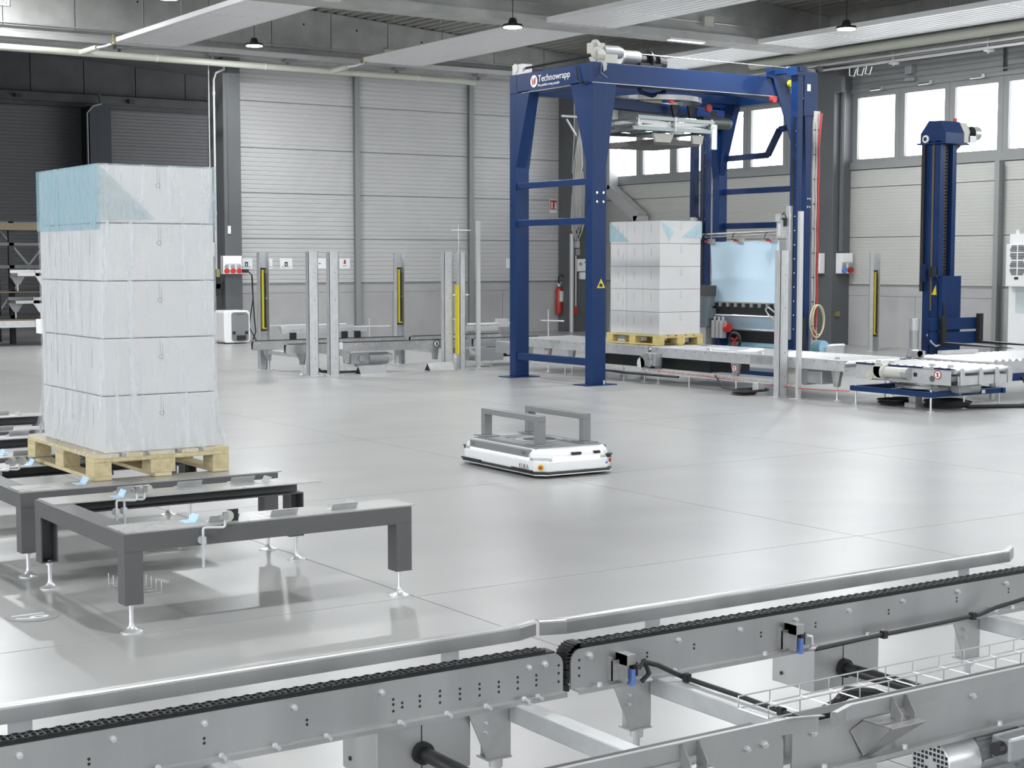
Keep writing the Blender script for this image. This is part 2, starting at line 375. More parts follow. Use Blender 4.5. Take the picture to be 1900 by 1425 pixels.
MB().box(-10.4, 22.7, 22.45, 23.05, 5.72, 5.85).build('bottom_flange', M_conc, b2)
for x0, x1, y in ((-10.4, 19.4, 22.2),(19.7,22.6,22.2)):
    MB().cyl((x0,22.52,6.05),(x1,22.52,6.05),0.014,8).build('conduit', M_tray, b2)
MB().box(19.4,19.62,22.44,22.55,5.97,6.15).build('junction_box', M_pipe, b2)
b3 = struct(MB().prism([(-10.4,5.85),(23.2,5.85),(23.2,deck_z(23.2)),(-10.4,deck_z(-10.4))], 'y', 14.75, 15.15).build('trim_5', M_conc), 'concrete beam across the hall nearer the camera')
MB().box(-10.4, 22.7, 14.65, 15.25, 5.72, 5.85).build('bottom_flange', M_conc, b3)
b4 = struct(MB().box(22.72, 23.3, -6.2, 30.2, 5.52, 6.47).build('trim_6', M_conc), 'concrete edge beam along the top of the right wall')
# pillars
def pillar(n, x0, x1, y0, y1, z1, label):
    p = MB(); p.box(x0, x1, y0, y1, 0, z1); return struct(p.build(n, M_pill, None, 0.012), label)
pillar('trim_7', 13.29, 13.67, 30.2, 31.0, 5.80, 'grey pillar at the left end of the back wall')
pillar('trim_8', 22.76, 23.3, 22.45, 23.0, 5.72, 'grey pillar on the right wall behind the blue machine')
pillar('trim_9', 22.10, 22.75, 30.2, 30.79, 5.80, 'dark grey pillar in the back right corner')
pillar('trim_10', 22.76, 23.3, 14.65, 15.2, 5.72, 'grey pillar on the right wall outside the view')

# trays, pipes and conduits on the structure
b = MB(); b.box(-10.3, 22.5, 29.95, 30.2, 5.83, 5.85); b.box(-10.3, 22.5, 29.94, 29.96, 5.83, 5.93); b.box(-10.3, 22.5, 30.18, 30.2, 5.83, 5.93)
tr = tag(b.build('cable_tray', M_tray), 'long zinc cable tray along the foot of the back girder', 'cable tray')
for x in (-2, 5.5, 11.0, 12.9, 14.6, 17.2, 19.3):
    b = MB(); b.box(x, x+0.25, 29.98, 30.18, 5.77, 5.83); b.box(x+0.1,x+0.13,30.05,30.2,5.70,5.80); b.build('tray_bracket', M_post, tr)
b = MB(); b.cyl((-10.3,30.12,6.14),(16.9,30.12,6.10),0.012,8); b.cyl((17.1,30.12,6.10),(22.5,30.12,6.06),0.012,8)
tag(b.build('conduit', M_tray), 'thin conduit along the back concrete girder', 'conduit')
tag(MB().box(17.0,17.2,30.05,30.15,6.0,6.2).build('junction_box', M_pipe), 'cream junction box on the back girder right of the middle white panel', 'junction box')
hp = tag(MB().tube([(-10.2,29.75,5.60),(4,29.75,5.60),(15.4,29.75,5.60),(18.75,29.75,5.60),(19.05,29.7,5.58)], 0.066, 14).build('heating_pipe', M_pipe, smooth=True), 'thick cream heating pipe across the back below the concrete girder', 'pipe')
for x, dx in ((10.15, 0), (15.45, 0)):
    b = MB(); b.tube([(x+0.05,29.72,5.60),(x+0.22,29.3,5.66)], 0.055, 12); b.build('branch_pipe', M_pipe, hp, smooth=True)
    b = MB(); b.tube([(x+0.22,29.3,5.66),(x+0.30,29.1,5.67),(x+0.42,28.95,5.72)], 0.022, 8); b.build('feed_pipe', M_panelw, hp, smooth=True)
    b = MB(); b.cyl((x+0.42,28.98,5.70),(x+0.42,28.98,5.88),0.018,8); b.box(x+0.37,x+0.47,28.95,29.03,5.70,5.77); b.build('valve', M_brass, hp)
for x in (11.7, 14.0, 17.6): MB().cyl((x,29.75,5.60),(x+0.02,29.75,5.60),0.073,14).build('pipe_clip', M_white, hp)
rpz = 5.66
rp_ = tag(MB().tube([(22.45,24.5,rpz),(22.45,22.8,rpz),(22.45,-6,rpz)], 0.095, 14).build('air_pipe', M_pipe, smooth=True), 'thick cream pipe along the right wall beside the edge beam', 'pipe')
b = MB()
for z in (5.38,5.46): b.box(22.55, 22.72, -6, 29.9, z, z+0.012)
b.box(22.54,22.56,-6,29.9,5.36,5.40); b.box(22.54,22.56,-6,29.9,5.46,5.50)
t2 = tag(b.build('cable_tray', M_tray), 'double zinc cable tray running along the right wall above the windows', 'cable tray')
for y in (24, 20.8, 18.6, 16.4, 12): 
    b = MB(); b.box(22.6,22.63,y,y+0.03,5.3,5.56); b.box(22.55,22.72,y-0.04,y+0.07,5.33,5.37); b.build('tray_bracket', M_tray, t2)
# motor boxes above the windows
for i, y in enumerate((20.9, 17.9)):
    b = MB(); b.box(RX-0.14, RX-0.01, y-0.08, y+0.08, 5.19, 5.36); b.box(RX-0.1,RX-0.01,y-0.12,y+0.12,5.06,5.13)
    o = b.build('window_motor', M_mgrey, None, 0.01); tag(o, ('grey window motor box above the panes right of the pillar', 'grey window motor box above the rightmost visible panes')[i], 'motor')
    MB().tube([(RX-0.05,y+0.1,5.09),(RX-0.05,y+0.9,5.09)],0.012,6).build('drive_rod', M_mgrey, o)

# white radiant ceiling panels
def radiant(x0, x1, y0, y1, label):
    n = 9; w = (x1-x0)/n; p = []
    for k in range(n):
        a = x0+k*w
        p += [(a,5.760),(a+w*0.2,5.760),(a+w*0.3,5.750),(a+w*0.7,5.750),(a+w*0.8,5.760)]
    p += [(x1,5.760)]
    o = MB().sheet(p, 'y', y0, y1).build('radiant_panel', M_panelw); tag(o, label, 'heating panel', None)
    MB().box(x0-0.01, x1+0.01, y0, y1, 5.795, 5.81).build('insulation', M_panelw, o)
    MB().box(x0-0.02, x0, y0, y1, 5.745, 5.83).build('edge_trim', M_panelw, o); MB().box(x1, x1+0.02, y0, y1, 5.745, 5.83).build('edge_trim', M_panelw, o)
    for y in (y1, 24.9, 20.9, 16.9):
        MB().box(x0+0.02, x1-0.02, y-0.05, y+0.03, 5.752, 5.80).build('header_pipe', M_panelw, o)
    for y in (28.0, 26.2, 24.0, 21.0, 18.0):
        for x in (x0+0.15, x1-0.15): MB().cyl((x,y,5.81),(x,y,deck_z(x)),0.005,5).build('hanger', M_tray, o)
    return o
radiant(10.63, 11.85, -6, 28.95, 'left white ribbed heating panel hanging under the roof')
radiant(15.88, 17.25, -6, 29.0, 'middle white ribbed heating panel hanging behind the lit lamp')
radiant(20.75, 22.2, -6, 28.9, 'right white ribbed heating panel nearest the windows')

# pendant lamps
def lamp(x, y, z, label, power=190):
    t = thing('pendant_lamp', label, 'lamp', (x, y, z), 'pendant lamps under the roof')
    b = MB(); b.lathe([(0.05,z+0.14),(0.07,z+0.10),(0.08,z+0.05),(0.165,z+0.035),(0.175,z+0.0),(0.165,z-0.005)], (x,y,0), 20); b.build('lamp_housing', M_dark, t, smooth=True)
    b = MB(); b.lathe([(0.155,z-0.004),(0.155,z-0.018),(0.10,z-0.024)], (x,y,0), 20); b.build('diffuser', M_lampd, t, smooth=True)
    MB().cyl((x,y,z+0.14),(x,y,deck_z(x)),0.008,6).build('cord', M_dark, t)
    l = bpy.data.lights.new('lamp_light', 'AREA'); l.shape = 'DISK'; l.size = 0.32; l.energy = power; l.color = (0.97, 0.99, 1.0)
    lo = bpy.data.objects.new('lamp_light', l); COL.objects.link(lo); lo.location = (0,0,-0.03); lo.parent = t
    return t
LAMPS = [(9.62,23.9,'lit pendant lamp at the top edge left, above the left white panel'),
         (13.07,28.2,'lit pendant lamp right of the left white panel, near the back girder'),
         (15.00,22.22,'lit pendant lamp in front of the middle white panel'),
         (20.03,19.5,'lit pendant lamp in front of the right white panel'),
]
for (x, y, l), z in zip(LAMPS, (5.78,5.78,5.57,5.62)): lamp(x, y, z, l)
bl = thing('batten_lamp', 'long flat lamp fixed under the concrete beam above the blue machine', 'lamp', (19.1,22.6,5.7))
MB().box(18.68,19.52,22.54,22.66,5.68,5.72).build('lamp_housing', M_white, bl, 0.005)
MB().box(18.70,19.50,22.555,22.645,5.672,5.68).build('diffuser', M_strip, bl)
lamp(7.6, 28.4, 7.0, 'unseen pendant lamp added to brighten the back girder, outside the picture', 420)  # extra lamp out of view, added to light up the girder's left end
for i, (x, y) in enumerate(((4.5,19.5),(9.6,17.5),(15,16.5),(19.9,12.5),(9.6,11),(15,10),(3.5,11.5),(3.5,4),(9.6,4),(15,3),(-3,12),(-3,3))):
    lamp(x, y, 5.78, 'pendant lamp hanging outside the picture', 190)
# ================================================================== FRONT CHAIN CONVEYORS
YF, YN = 3.957, 2.97                                     # outer faces (towards the camera) of the far and the near rail
def bolt(b, p, r=0.009): b.cyl((p[0],p[1]-0.010,p[2]),(p[0],p[1],p[2]),r,6); b.cyl((p[0],p[1]-0.016,p[2]),(p[0],p[1]-0.009,p[2]),r*0.55,6)
LINK = None
def chain(parent, x0, x1, yc, zt, name='chain', round_l=False, zlow=0.36, limit=True):
    """double strand roller chain on its guide bar: links are sub-parts"""
    global LINK
    c = MB().box(x0, x1, yc-0.028, yc+0.028, zt-0.006, zt+0.004).build(name, M_dark, parent)
    if LINK is None:
        b = MB()
        for yy in (-0.024,-0.002,0.002,0.024):
            b.prism([(-0.017,0.001),(0.017,0.001),(0.021,0.007),(0.017,0.014),(0.006,0.011),(-0.006,0.011),(-0.017,0.014),(-0.021,0.007)], 'y', yy-0.0016, yy+0.0016)
        for yy in (-0.022, 0.003): b.cyl((-0.0095,yy,0.0075),(-0.0095,yy+0.019,0.0075),0.0055,6); b.cyl((0.0095,yy,0.0075),(0.0095,yy+0.019,0.0075),0.0055,6)
        LINK = b.build('chain_link', M_dark, c)
        LINK.location = (x0+0.02, yc, zt); first = LINK
    n = int((x1-x0-0.02)/0.038)
    for k in range(n):
        if k == 0 and LINK.parent == c: continue
        copy_mesh(LINK, c, Vector((x0+0.02+0.038*k, yc, zt))-parent.location+LINK.parent.parent.location)
    return c
def plate(x0, x1, z0, z1, rl, rr):
    p = [(x0,z0),(x1,z0)]
    for q in range(7 if rr else 1):
        a = PI/2*q/6; r = 0.04
        p.append((x1-r+r*math.cos(a), z1-r+r*math.sin(a)) if rr else (x1, z1))
    for q in range(7 if rl else 1):
        a = PI/2+PI/2*q/6; r = 0.04
        p.append((x0+r+r*math.cos(a), z1-r+r*math.sin(a)) if rl else (x0, z1))
    return p
def side_rail(par, x0, x1, y, s, rl, rr, holes):
    """plate with a folded lower lip; s=-1 lip towards the camera, +1 away"""
    b = MB(); b.prism(plate(x0, x1, 0.33, 0.455, rl, rr), 'y', y, y+0.006)
    b.box(x0+0.01, x1-0.004, y-0.028, y+0.004, 0.325, 0.331); b.box(x0+0.01, x1-0.004, y-0.030, y-0.027, 0.318, 0.331)
    b.prism(plate(x0, x1, 0.33, 0.455, rl, rr), 'y', y+0.062, y+0.068); b.box(x0+0.02, x1-0.02, y+0.006, y+0.062, 0.36, 0.44)
    r = b.build('side_rail', M_galvd, par)
    h = MB()
    for hx, hz in holes: h.cyl((hx,y-0.0006,hz),(hx,y+0.002,hz),0.0045,8)
    if holes: stuff(h.build('bolt_hole', M_black, r))
    return r
def guide_rail(par, x0, x1, y, zt, s, bl, br, posts):
    """guide bar with a rounded, folded top edge; ends bent outwards"""
    pr = [(0,-0.048),(0,-0.009),(0.0025,-0.004),(0.007,-0.001),(0.012,0),(0.026,0.0015),(0.026,-0.002),(0.012,-0.0035),(0.006,-0.0065),(0.004,-0.011),(0.004,-0.048)]
    n = len(pr); b = MB(); e = 0.085
    st_ = ([(x0, s*bl)] if bl else [])+[(x0+(e if bl else 0), 0), (x1-(e if br else 0), 0)]+([(x1, s*br)] if br else [])
    v = [(x, y+o+s*u, zt+w) for x, o in st_ for u, w in pr]; k = len(st_)
    b._add(v, [(i*n+q, i*n+(q+1) % n, (i+1)*n+(q+1) % n, (i+1)*n+q) for i in range(k-1) for q in range(n)]+[tuple(range(n-1,-1,-1)), tuple(range((k-1)*n, k*n))])
    o = b.build('guide_rail', M_galvd, par)
    for px_ in posts:
        b = MB(); b.box(px_-0.032, px_+0.032, y+s*0.008-0.003, y+s*0.008+0.003, 0.40, zt-0.04); b.box(px_-0.06, px_+0.032, min(y,y-s*0.04), max(y,y-s*0.04), 0.40, 0.406)
        b.build('guide_bracket', M_zinc, par)
    return o
def leg(par, x, y, s):
    """tapered sheet bracket with a box post and a levelling foot"""
    l = MB(); l.prism([(x-0.11,0.325),(x-0.02,0.325),(x-0.02,0.155),(x-0.035,0.155)], 'y', y+0.010, y+0.015)
    l.box(x-0.022, x+0.052, y+0.012, y+0.07, 0.155, 0.328)
    l.box(x-0.034, x+0.054, y+0.008, y+0.074, 0.150, 0.156)
    o = l.build('leg', M_galv, par)
    b = MB()
    for z in (0.275, 0.245): bolt(b, (x-0.045, y+0.010, z), 0.006)
    b.build('bolt', M_alu, o)
    f = MB(); f.cyl((x+0.015,y+0.04,0.12),(x+0.015,y+0.04,0.152),0.022,10); f.cyl((x+0.015,y+0.04,0.01),(x+0.015,y+0.04,0.13),0.011,10); f.lathe([(0.05,0),(0.05,0.006),(0.015,0.02)], (x+0.015,y+0.04,0), 16)
    f.build('foot', M_alu, o, smooth=True); return o
def cross_tube(par, x):
    return MB().box(x-0.03, x+0.03, YN+0.07, YF+0.01, 0.262, 0.322).build('cross_tube', M_zinc, par, 0.004)
def sensor(par, x, y):
    b = MB(); b.box(x-0.02, x+0.02, y-0.055, y-0.001, 0.392, 0.425); b.box(x-0.02, x-0.016, y-0.055, y-0.001, 0.335, 0.425); b.box(x-0.05,x-0.046,y-0.02,y,0.34,0.415); b.box(x-0.05,x-0.020,y-0.02,y-0.016,0.34,0.405)
    o = b.build('sensor_bracket', M_galv, par)
    MB().box(x+0.004, x+0.018, y-0.056, y-0.036, 0.322, 0.376).build('reflector_clip', M_bluep, o)
    MB().box(x+0.012, x+0.032, y-0.05, y-0.03, 0.352, 0.395).build('sensor', M_blackp, o)
    b = MB(); b.tube([(x+0.03,y-0.055,0.385),(x+0.05,y-0.06,0.38),(x+0.055,y-0.06,0.35),(x+0.04,y-0.06,0.338),(x+0.08,y-0.06,0.335)], 0.006, 6); b.build('clamp_wire', M_alu, o, smooth=True)
    return o
# ---- left section
CL = thing('chain_conveyor', 'nearest steel chain conveyor section across the lower left, left of the gap', 'conveyor', (2.0, 3.4, 0))
holes = []
for x in (1.34,1.66,1.97,2.28):
    holes += [(x,0.385),(x,0.372)]
for i, x in enumerate((2.25,2.34,2.41,2.48,2.55,2.62,2.69,2.76)): holes += [(x,0.40-0.004*(i%2)),(x,0.385-0.004*(i%2)),(x,0.365)]
for z in (0.415,0.39,0.363): holes.append((2.845,z))
for y in (YF, YN):
    r = side_rail(CL, 0.2, 2.862, y, -1, False, True, holes if y == YF else [])
    b = MB()
    for x in (0.9,1.16,1.405,1.66,1.93,2.21): bolt(b, (x,y,0.428))
    bolt(b,(2.79,y,0.428),0.010); bolt(b,(2.73,y,0.426),0.008)
    for x in (1.30,1.52,1.70,1.86,2.02,2.26,2.42,2.56,2.70,2.75): b.cyl((x,y-0.022,0.331),(x,y-0.022,0.342),0.007,6); b.cyl((x,y-0.05,0.334),(x,y-0.015,0.336),0.006,6)
    stuff(b.build('rail_bolts', M_alu, r))
chain(CL, 0.9, 2.835, YF+0.035, 0.456)
MB().box(0.2, 2.80, YN+0.01, YN+0.06, 0.456, 0.468).build('chain', M_dark, CL)
guide_rail(CL, 0.2, 2.86, YF+0.115, 0.527, 1, 0, 0.03, (2.52, 1.2))
guide_rail(CL, 0.2, 2.92, YN-0.035, 0.503, -1, 0, 0.03, ())
for x in (1.62, 2.62):
    leg(CL, x, YF, 1); cross_tube(CL, x+0.075)
    leg(CL, x, YN, 1)
def drive(par, x0, x1, xs):
    o = MB().box(x0, x1, 3.985, 4.20, 0.142, 0.324).build('drive_box', M_galvd, par, 0.003)
    MB().box(xs-0.0015, xs+0.0015, 3.9835, 3.986, 0.142, 0.324).build('box_joint', M_dark, o)
    for yy, zz in ((4.05,0.285),(4.15,0.18)): MB().cyl((x0-0.004,yy,zz),(x0,yy,zz),0.007,8).build('screw', M_dark, o)
    MB().cyl((xs,3.04,0.215),(xs,3.99,0.215),0.022,14).build('drive_shaft', M_blackp, par, smooth=True)
    MB().cyl((xs,3.965,0.215),(xs,3.99,0.215),0.034,18).build('shaft_collar', M_black, par, smooth=True)
    return o
drive(CL, 2.21, 2.535, 2.362)
# shelf bracket with gusset on the near rail
def shelf(par, x, y, z):
    """folded sheet console below the near guide bar with two gusset plates"""
    b = MB(); b.box(x-0.05, x+0.085, y-0.105, y-0.002, z, z+0.004); b.build('guide_console', M_galv, par)
    b = MB(); b._add([(x-0.05,y-0.105,z),(x+0.085,y-0.105,z),(x-0.02,y-0.008,z-0.098),(x-0.05,y-0.008,z-0.098)],[(0,1,2,3)]); b._add([(x-0.052,y-0.105,z),(x-0.052,y-0.004,z),(x-0.10,y-0.002,z-0.02),(x-0.05,y-0.006,z-0.098)],[(0,1,2,3)]); b._add([(x+0.085,y-0.105,z),(x+0.085,y-0.003,z),(x-0.02,y-0.008,z-0.098)],[(0,1,2)])
    b.build('console_funnel', M_galv, par)
    for xx in (x+0.015, x+0.068):
        b = MB(); b.prism([(y-0.04,z+0.004),(y-0.080,z+0.004),(y-0.080,z+0.022),(y-0.048,z+0.064),(y-0.04,z+0.064)], 'x', xx, xx+0.004); b.build('gusset', M_galv, par)
shelf(CL, 2.46, YN, 0.43)
# ---- right section
CR = thing('chain_conveyor', 'nearest steel chain conveyor section at the lower right, with blue clips and black cable', 'conveyor', (4.3, 3.4, 0))
holes = []
for x in (3.20,3.40,3.70,3.96,4.33,4.70,5.0,5.1): holes += [(x,0.405),(x,0.392)]
for z in (0.42,0.395,0.37): holes.append((2.925,z))
for y in (YF, YN):
    r = side_rail(CR, 2.893, 6.6, y, -1, True, False, holes if y == YF else [])
    b = MB()
    for x in (3.33,3.60,3.86,4.12,4.40,4.70,4.98,5.3): bolt(b, (x,y,0.43))
    bolt(b,(2.965,y,0.43),0.011)
    for x in (2.99,3.30,3.70,4.20,4.28,4.9,5.0): b.cyl((x,y-0.022,0.331),(x,y-0.022,0.343),0.008,6)
    stuff(b.build('rail_bolts', M_alu, r))
chain(CR, 2.93, 6.4, YF+0.035, 0.456)
# chain bends down around the end wheel
b = MB()
for k in range(7):
    a = PI/2+PI/2*k/6; b.cbox((2.933+0.045*math.cos(a), YF+0.035, 0.42+0.045*math.sin(a)), (0.024,0.056,0.016))
for k in range(4): b.cbox((2.886, YF+0.035, 0.405-0.024*k), (0.013,0.056,0.02))
b.build('chain_return', M_dark, CR)
MB().box(2.95, 6.4, YN+0.01, YN+0.06, 0.456, 0.468).build('chain', M_dark, CR)
guide_rail(CR, 2.875, 5.235, YF+0.115, 0.525, 1, 0.03, 0.05, (3.32, 4.88))
guide_rail(CR, 2.965, 5.5, YN-0.035, 0.503, -1, 0.03, 0, ())
for x in (3.175, 4.80):
    leg(CR, x, YF, 1); cross_tube(CR, x+0.075); leg(CR, x, YN, 1)
drive(CR, 3.985, 4.312, 4.128)
sensor(CR, 3.09, YF); sensor(CR, 3.83, YF)
shelf(CR, 3.205, YN, 0.43)
b = MB(); b.tube([(3.13,3.895,0.40),(3.19,3.89,0.38),(3.27,3.86,0.336),(3.27,3.6,0.336),(3.265,3.36,0.333),(3.25,3.30,0.30),(3.24,3.25,0.20)], 0.008, 8)
b.tube([(3.12,3.885,0.338),(3.15,3.885,0.36),(3.13,3.885,0.405),(3.11,3.89,0.38)], 0.008, 8)
b.build('cable', M_black, CR, smooth=True)
b = MB(); b.tube([(3.90,3.895,0.332),(4.2,3.905,0.335),(4.55,3.91,0.337),(4.78,3.915,0.339),(4.86,3.90,0.36),(4.96,3.85,0.39),(5.06,3.75,0.39),(5.2,3.6,0.36)], 0.008, 8)
b.build('cable', M_black, CR, smooth=True)
for x, y, z in ((3.27,3.84,0.338),(3.267,3.40,0.335),(4.25,3.905,0.335),(4.74,3.913,0.339)):
    MB().cbox((x,y,z),(0.02,0.022,0.026)).build('cable_clip', M_black, CR)
b = MB(); b.tube([(3.22,3.28,0.30),(3.26,3.24,0.37),(3.34,3.20,0.42),(3.42,3.16,0.42)], 0.012, 8); b.tube([(3.29,3.17,0.37),(3.28,3.18,0.42),(3.31,3.18,0.44),(3.38,3.15,0.43),(3.46,3.12,0.41)], 0.015, 8)
b.build('cable_loop', M_black, CR, smooth=True)
# wire basket tray behind the near rail
b = MB()
for y in (3.10, 3.22):
    for z in (0.44, 0.474): b.cyl((2.93,y,z),(5.6,y,z),0.0024,5)
for k in range(23):
    x = 2.93+0.117*k
    b.tube([(x,3.10,0.474),(x,3.10,0.44),(x,3.22,0.44),(x,3.22,0.474)], 0.0024, 5)
stuff(b.build('wire_basket', M_alu, CR))
# motor hanging from the near rail
def motor_x(par, x, y, z, r, L, fins=True, body=M_mgrey, cowl=M_alu):
    """fan-cooled motor along X, fan cowl with punched grille facing -X"""
    MB().cyl((x,y,z),(x+L*0.38,y,z),r,20).build('fan_cowl', cowl, par, 0.004, smooth=True)
    g_ = MB()
    for i in range(-4,5):
        for j in range(-4,5):
            if 1 < math.hypot(i,j) < 4.6: g_.cbox((x-0.0005, y+i*r*0.2, z+j*r*0.2), (0.002, r*0.12, r*0.12))
    stuff(g_.build('fan_grille', M_dark, par))
    b = MB(); b.cyl((x+L*0.38,y,z),(x+L*0.9,y,z),r*0.86,16)
    for k in range(14):
        a = 2*PI*k/14; b.bar((x+L*0.4,y+r*0.92*math.cos(a),z+r*0.92*math.sin(a)),(x+L*0.88,y+r*0.92*math.cos(a),z+r*0.92*math.sin(a)), 0.006, r*0.18, (0,math.cos(a),math.sin(a)))
    b.build('motor_body', body, par)
    MB().cyl((x+L*0.9,y,z),(x+L,y,z),r*1.1,18).build('flange', body, par, smooth=True)
motor_x(CR, 3.455, 2.99, 0.25, 0.072, 0.36)
MB().box(3.64, 3.78, 2.86, 2.93, 0.25, 0.32).build('terminal_box', M_mgrey, CR, 0.008)
MB().cyl((3.61,2.89,0.29),(3.64,2.89,0.29),0.02,10).build('cable_gland', M_blackp, CR)
MB().box(3.815, 4.0, 2.90, 3.10, 0.12, 0.31).build('gearbox', M_mblue, CR, 0.01)

# ================================================================== PALLET STANDS
def foot(par, x, y, ztop):
    b = MB(); b.lathe([(0.052,0.0),(0.052,0.005),(0.030,0.012),(0.013,0.028),(0.010,0.045),(0.010,ztop+0.01)], (x,y,0), 20); b.cyl((x,y,ztop-0.014),(x,y,ztop+0.001),0.018,6)
    return b.build('foot', M_alu, par, smooth=True)
def stand(y0, label, clips, levers, tray=True):
    X0, X1 = 2.47, 3.955; yb = y0+1.285
    t = thing('pallet_stand', label, 'stand', (3.2, y0+0.64, 0), 'dark grey pallet stands on levelling feet')
    def beam(y, s, name):                                 # channel: web outside, flanges inwards, cover plate on top
        b = MB(); b.box(X0, X1, y, y+s*0.006, 0.375, 0.456) if s > 0 else b.box(X0, X1, y-0.006, y, 0.375, 0.456)
        ya, yb_ = sorted((y, y+s*0.085))
        ya, yb_ = sorted((y+s*0.0061, y+s*0.085)); b.box(X0, X1, ya, yb_, 0.375, 0.382); b.box(X0, X1, ya, yb_, 0.448, 0.456); b.box(X1-0.006, X1, ya, yb_, 0.3821, 0.4479) if s > 0 else None
        o = b.build(name, M_dgrey, t)
        yc, yd = sorted((y+s*0.014, y+s*0.255))
        MB().box(X0+0.014, X1+0.03, yc, yd, 0.4562, 0.4622).build('cover_plate', M_dgreyt, o)
        return o
    beam(y0, 1, 'front_beam'); beam(yb, -1, 'rear_beam')
    b = MB(); b.box(X0-0.0008, X0+0.006, y0-0.0006, yb+0.0006, 0.3745, 0.4562); b.box(X0+0.006, X0+0.115, y0+0.09, yb-0.09, 0.450, 0.456); b.box(X0+0.006, X0+0.08, y0+0.09, yb-0.09, 0.375, 0.381)
    b.build('cross_beam', M_dgrey, t)
    for x in (X0, X1-0.087):
        for y, s in ((y0,1),(yb,-1)):
            b = MB(); ya, yb_ = sorted((y, y+s*0.006)); b.box(x, x+0.087, ya, yb_, 0.135, 0.376)
            ya, yb_ = sorted((y+s*0.0061, y+s*0.088)); b.box(x, x+0.007, ya, yb_, 0.135, 0.376); b.box(x+0.080, x+0.087, ya, yb_, 0.135, 0.376)
            ya, yb_ = sorted((y+s*0.0062, y+s*0.084)); b.box(x+0.0071, x+0.0799, ya, yb_, 0.135, 0.141)
            l = b.build('leg', M_dgrey, t)
            foot(l, x+0.05, y+s*0.062, 0.135)
    for cx, cy, w, d, m in clips:                          # folded angle brackets that centre the pallet
        b = MB(); y = y0+cy
        if w > d: b.prism([(y,0.4622),(y+0.05,0.4622),(y+0.05,0.4645),(y+0.004,0.4645),(y-0.016,0.495),(y-0.020,0.494)], 'x', cx-w/2, cx+w/2)
        else: b.prism([(cx,0.4622),(cx-0.05,0.4622),(cx-0.05,0.4645),(cx-0.004,0.4645),(cx+0.014,0.497),(cx+0.018,0.496)], 'y', y-d/2, y+d/2)
        b.build('guide_bracket', m, t)
    for lx, ly, s in levers:
        y = y0+ly; b = MB()
        b.tube([(lx,y-0.02,0.275),(lx,y-0.02,0.445),(lx+0.004,y-0.02,0.456),(lx+0.012,y-0.022,0.458),(lx+0.095,y-0.03,0.452),(lx+0.104,y-0.03,0.458),(lx+0.106,y-0.03,0.47),(lx+0.106,y-0.03,0.518)], 0.0065, 8)
        b.cyl((lx,y-0.012,0.40),(lx,y,0.40),0.020,12); b.cbox((lx,y-0.022,0.40),(0.022,0.02,0.034))
        o = b.build('crank_lever', M_zinc, t, smooth=True)
        b = MB(); b.cbox((lx+0.106,y-0.03,0.505),(0.022,0.02,0.034)); b.cyl((lx+0.09,y-0.035,0.50),(lx+0.09,y-0.015,0.50),0.012,8); b.build('clamp', M_chrome, o)
        b = MB(); b.cyl((lx+0.128,y-0.018,0.50),(lx+0.128,y-0.008,0.50),0.026,20); b.build('roller', M_beige, o, smooth=True)
        if s: MB().box(lx+0.13, lx+0.185, y+0.001, y+0.005, 0.472, 0.528).build('sensor_flag', M_blackp, o)
    if tray:
        b = MB()
        for z in (0.365,0.345):
            for dx in (0.14,0.30): b.cyl((X0+dx,y0+0.1,z),(X0+dx,yb-0.12,z),0.0025,5)
        for k in range(14): 
            y = y0+0.12+k*0.08; b.tube([(X0+0.14,y,0.365),(X0+0.14,y,0.345),(X0+0.30,y,0.345),(X0+0.30,y,0.365)],0.0025,5)
        stuff(b.build('wire_tray', M_alu, t))
    return t
M_dgreyt = mat('pale_grey_plate', (0.36,0.36,0.355), 0.30, var=0.10, scale=5, rvar=0.06)  # cover plates, a paler grey than the beams, varied at random
cl_std = [(2.86,0.155,0.02,0.085,M_lblue),(2.98,0.075,0.15,0.03,M_zinc),(3.29,0.075,0.14,0.03,M_zinc),(3.62,0.085,0.14,0.03,M_zinc),(3.68,0.15,0.03,0.09,M_zinc),
          (2.86,1.10,0.02,0.08,M_lblue),(2.96,1.235,0.15,0.03,M_zinc),(3.29,1.235,0.14,0.03,M_zinc),(3.60,1.235,0.14,0.03,M_zinc),(3.70,1.15,0.03,0.09,M_zinc)]
stand(6.76, 'nearest dark grey pallet stand, empty, with a crank lever on its front beam', cl_std, [(2.838,0.0,True),(2.80,1.02,False),(2.845,1.03,False)])
stand(8.285, 'dark grey pallet stand under the wrapped pallet, second from the front', cl_std[:1]+cl_std[5:], [(2.60,1.02,False),(2.66,1.03,False)])
stand(9.81, 'dark grey pallet stand behind the wrapped pallet, third from the front', cl_std, [], False)
stand(11.335, 'farthest dark grey pallet stand, at the left picture edge', cl_std, [], False)
b = MB(); 
for k in range(6): b.cyl((2.82+0.02*k,7.55,0.002),(2.82+0.02*k,7.9,0.002),0.002,4); b.tube([(2.8,7.55+0.07*k,0.06),(2.8,7.55+0.07*k,0.003),(2.95,7.55+0.07*k,0.003),(2.95,7.55+0.07*k,0.06)],0.002,4)
o = tag(b.build('wire_basket', M_alu), 'small wire basket lying on the floor under the nearest stand', 'basket'); stuff(o)

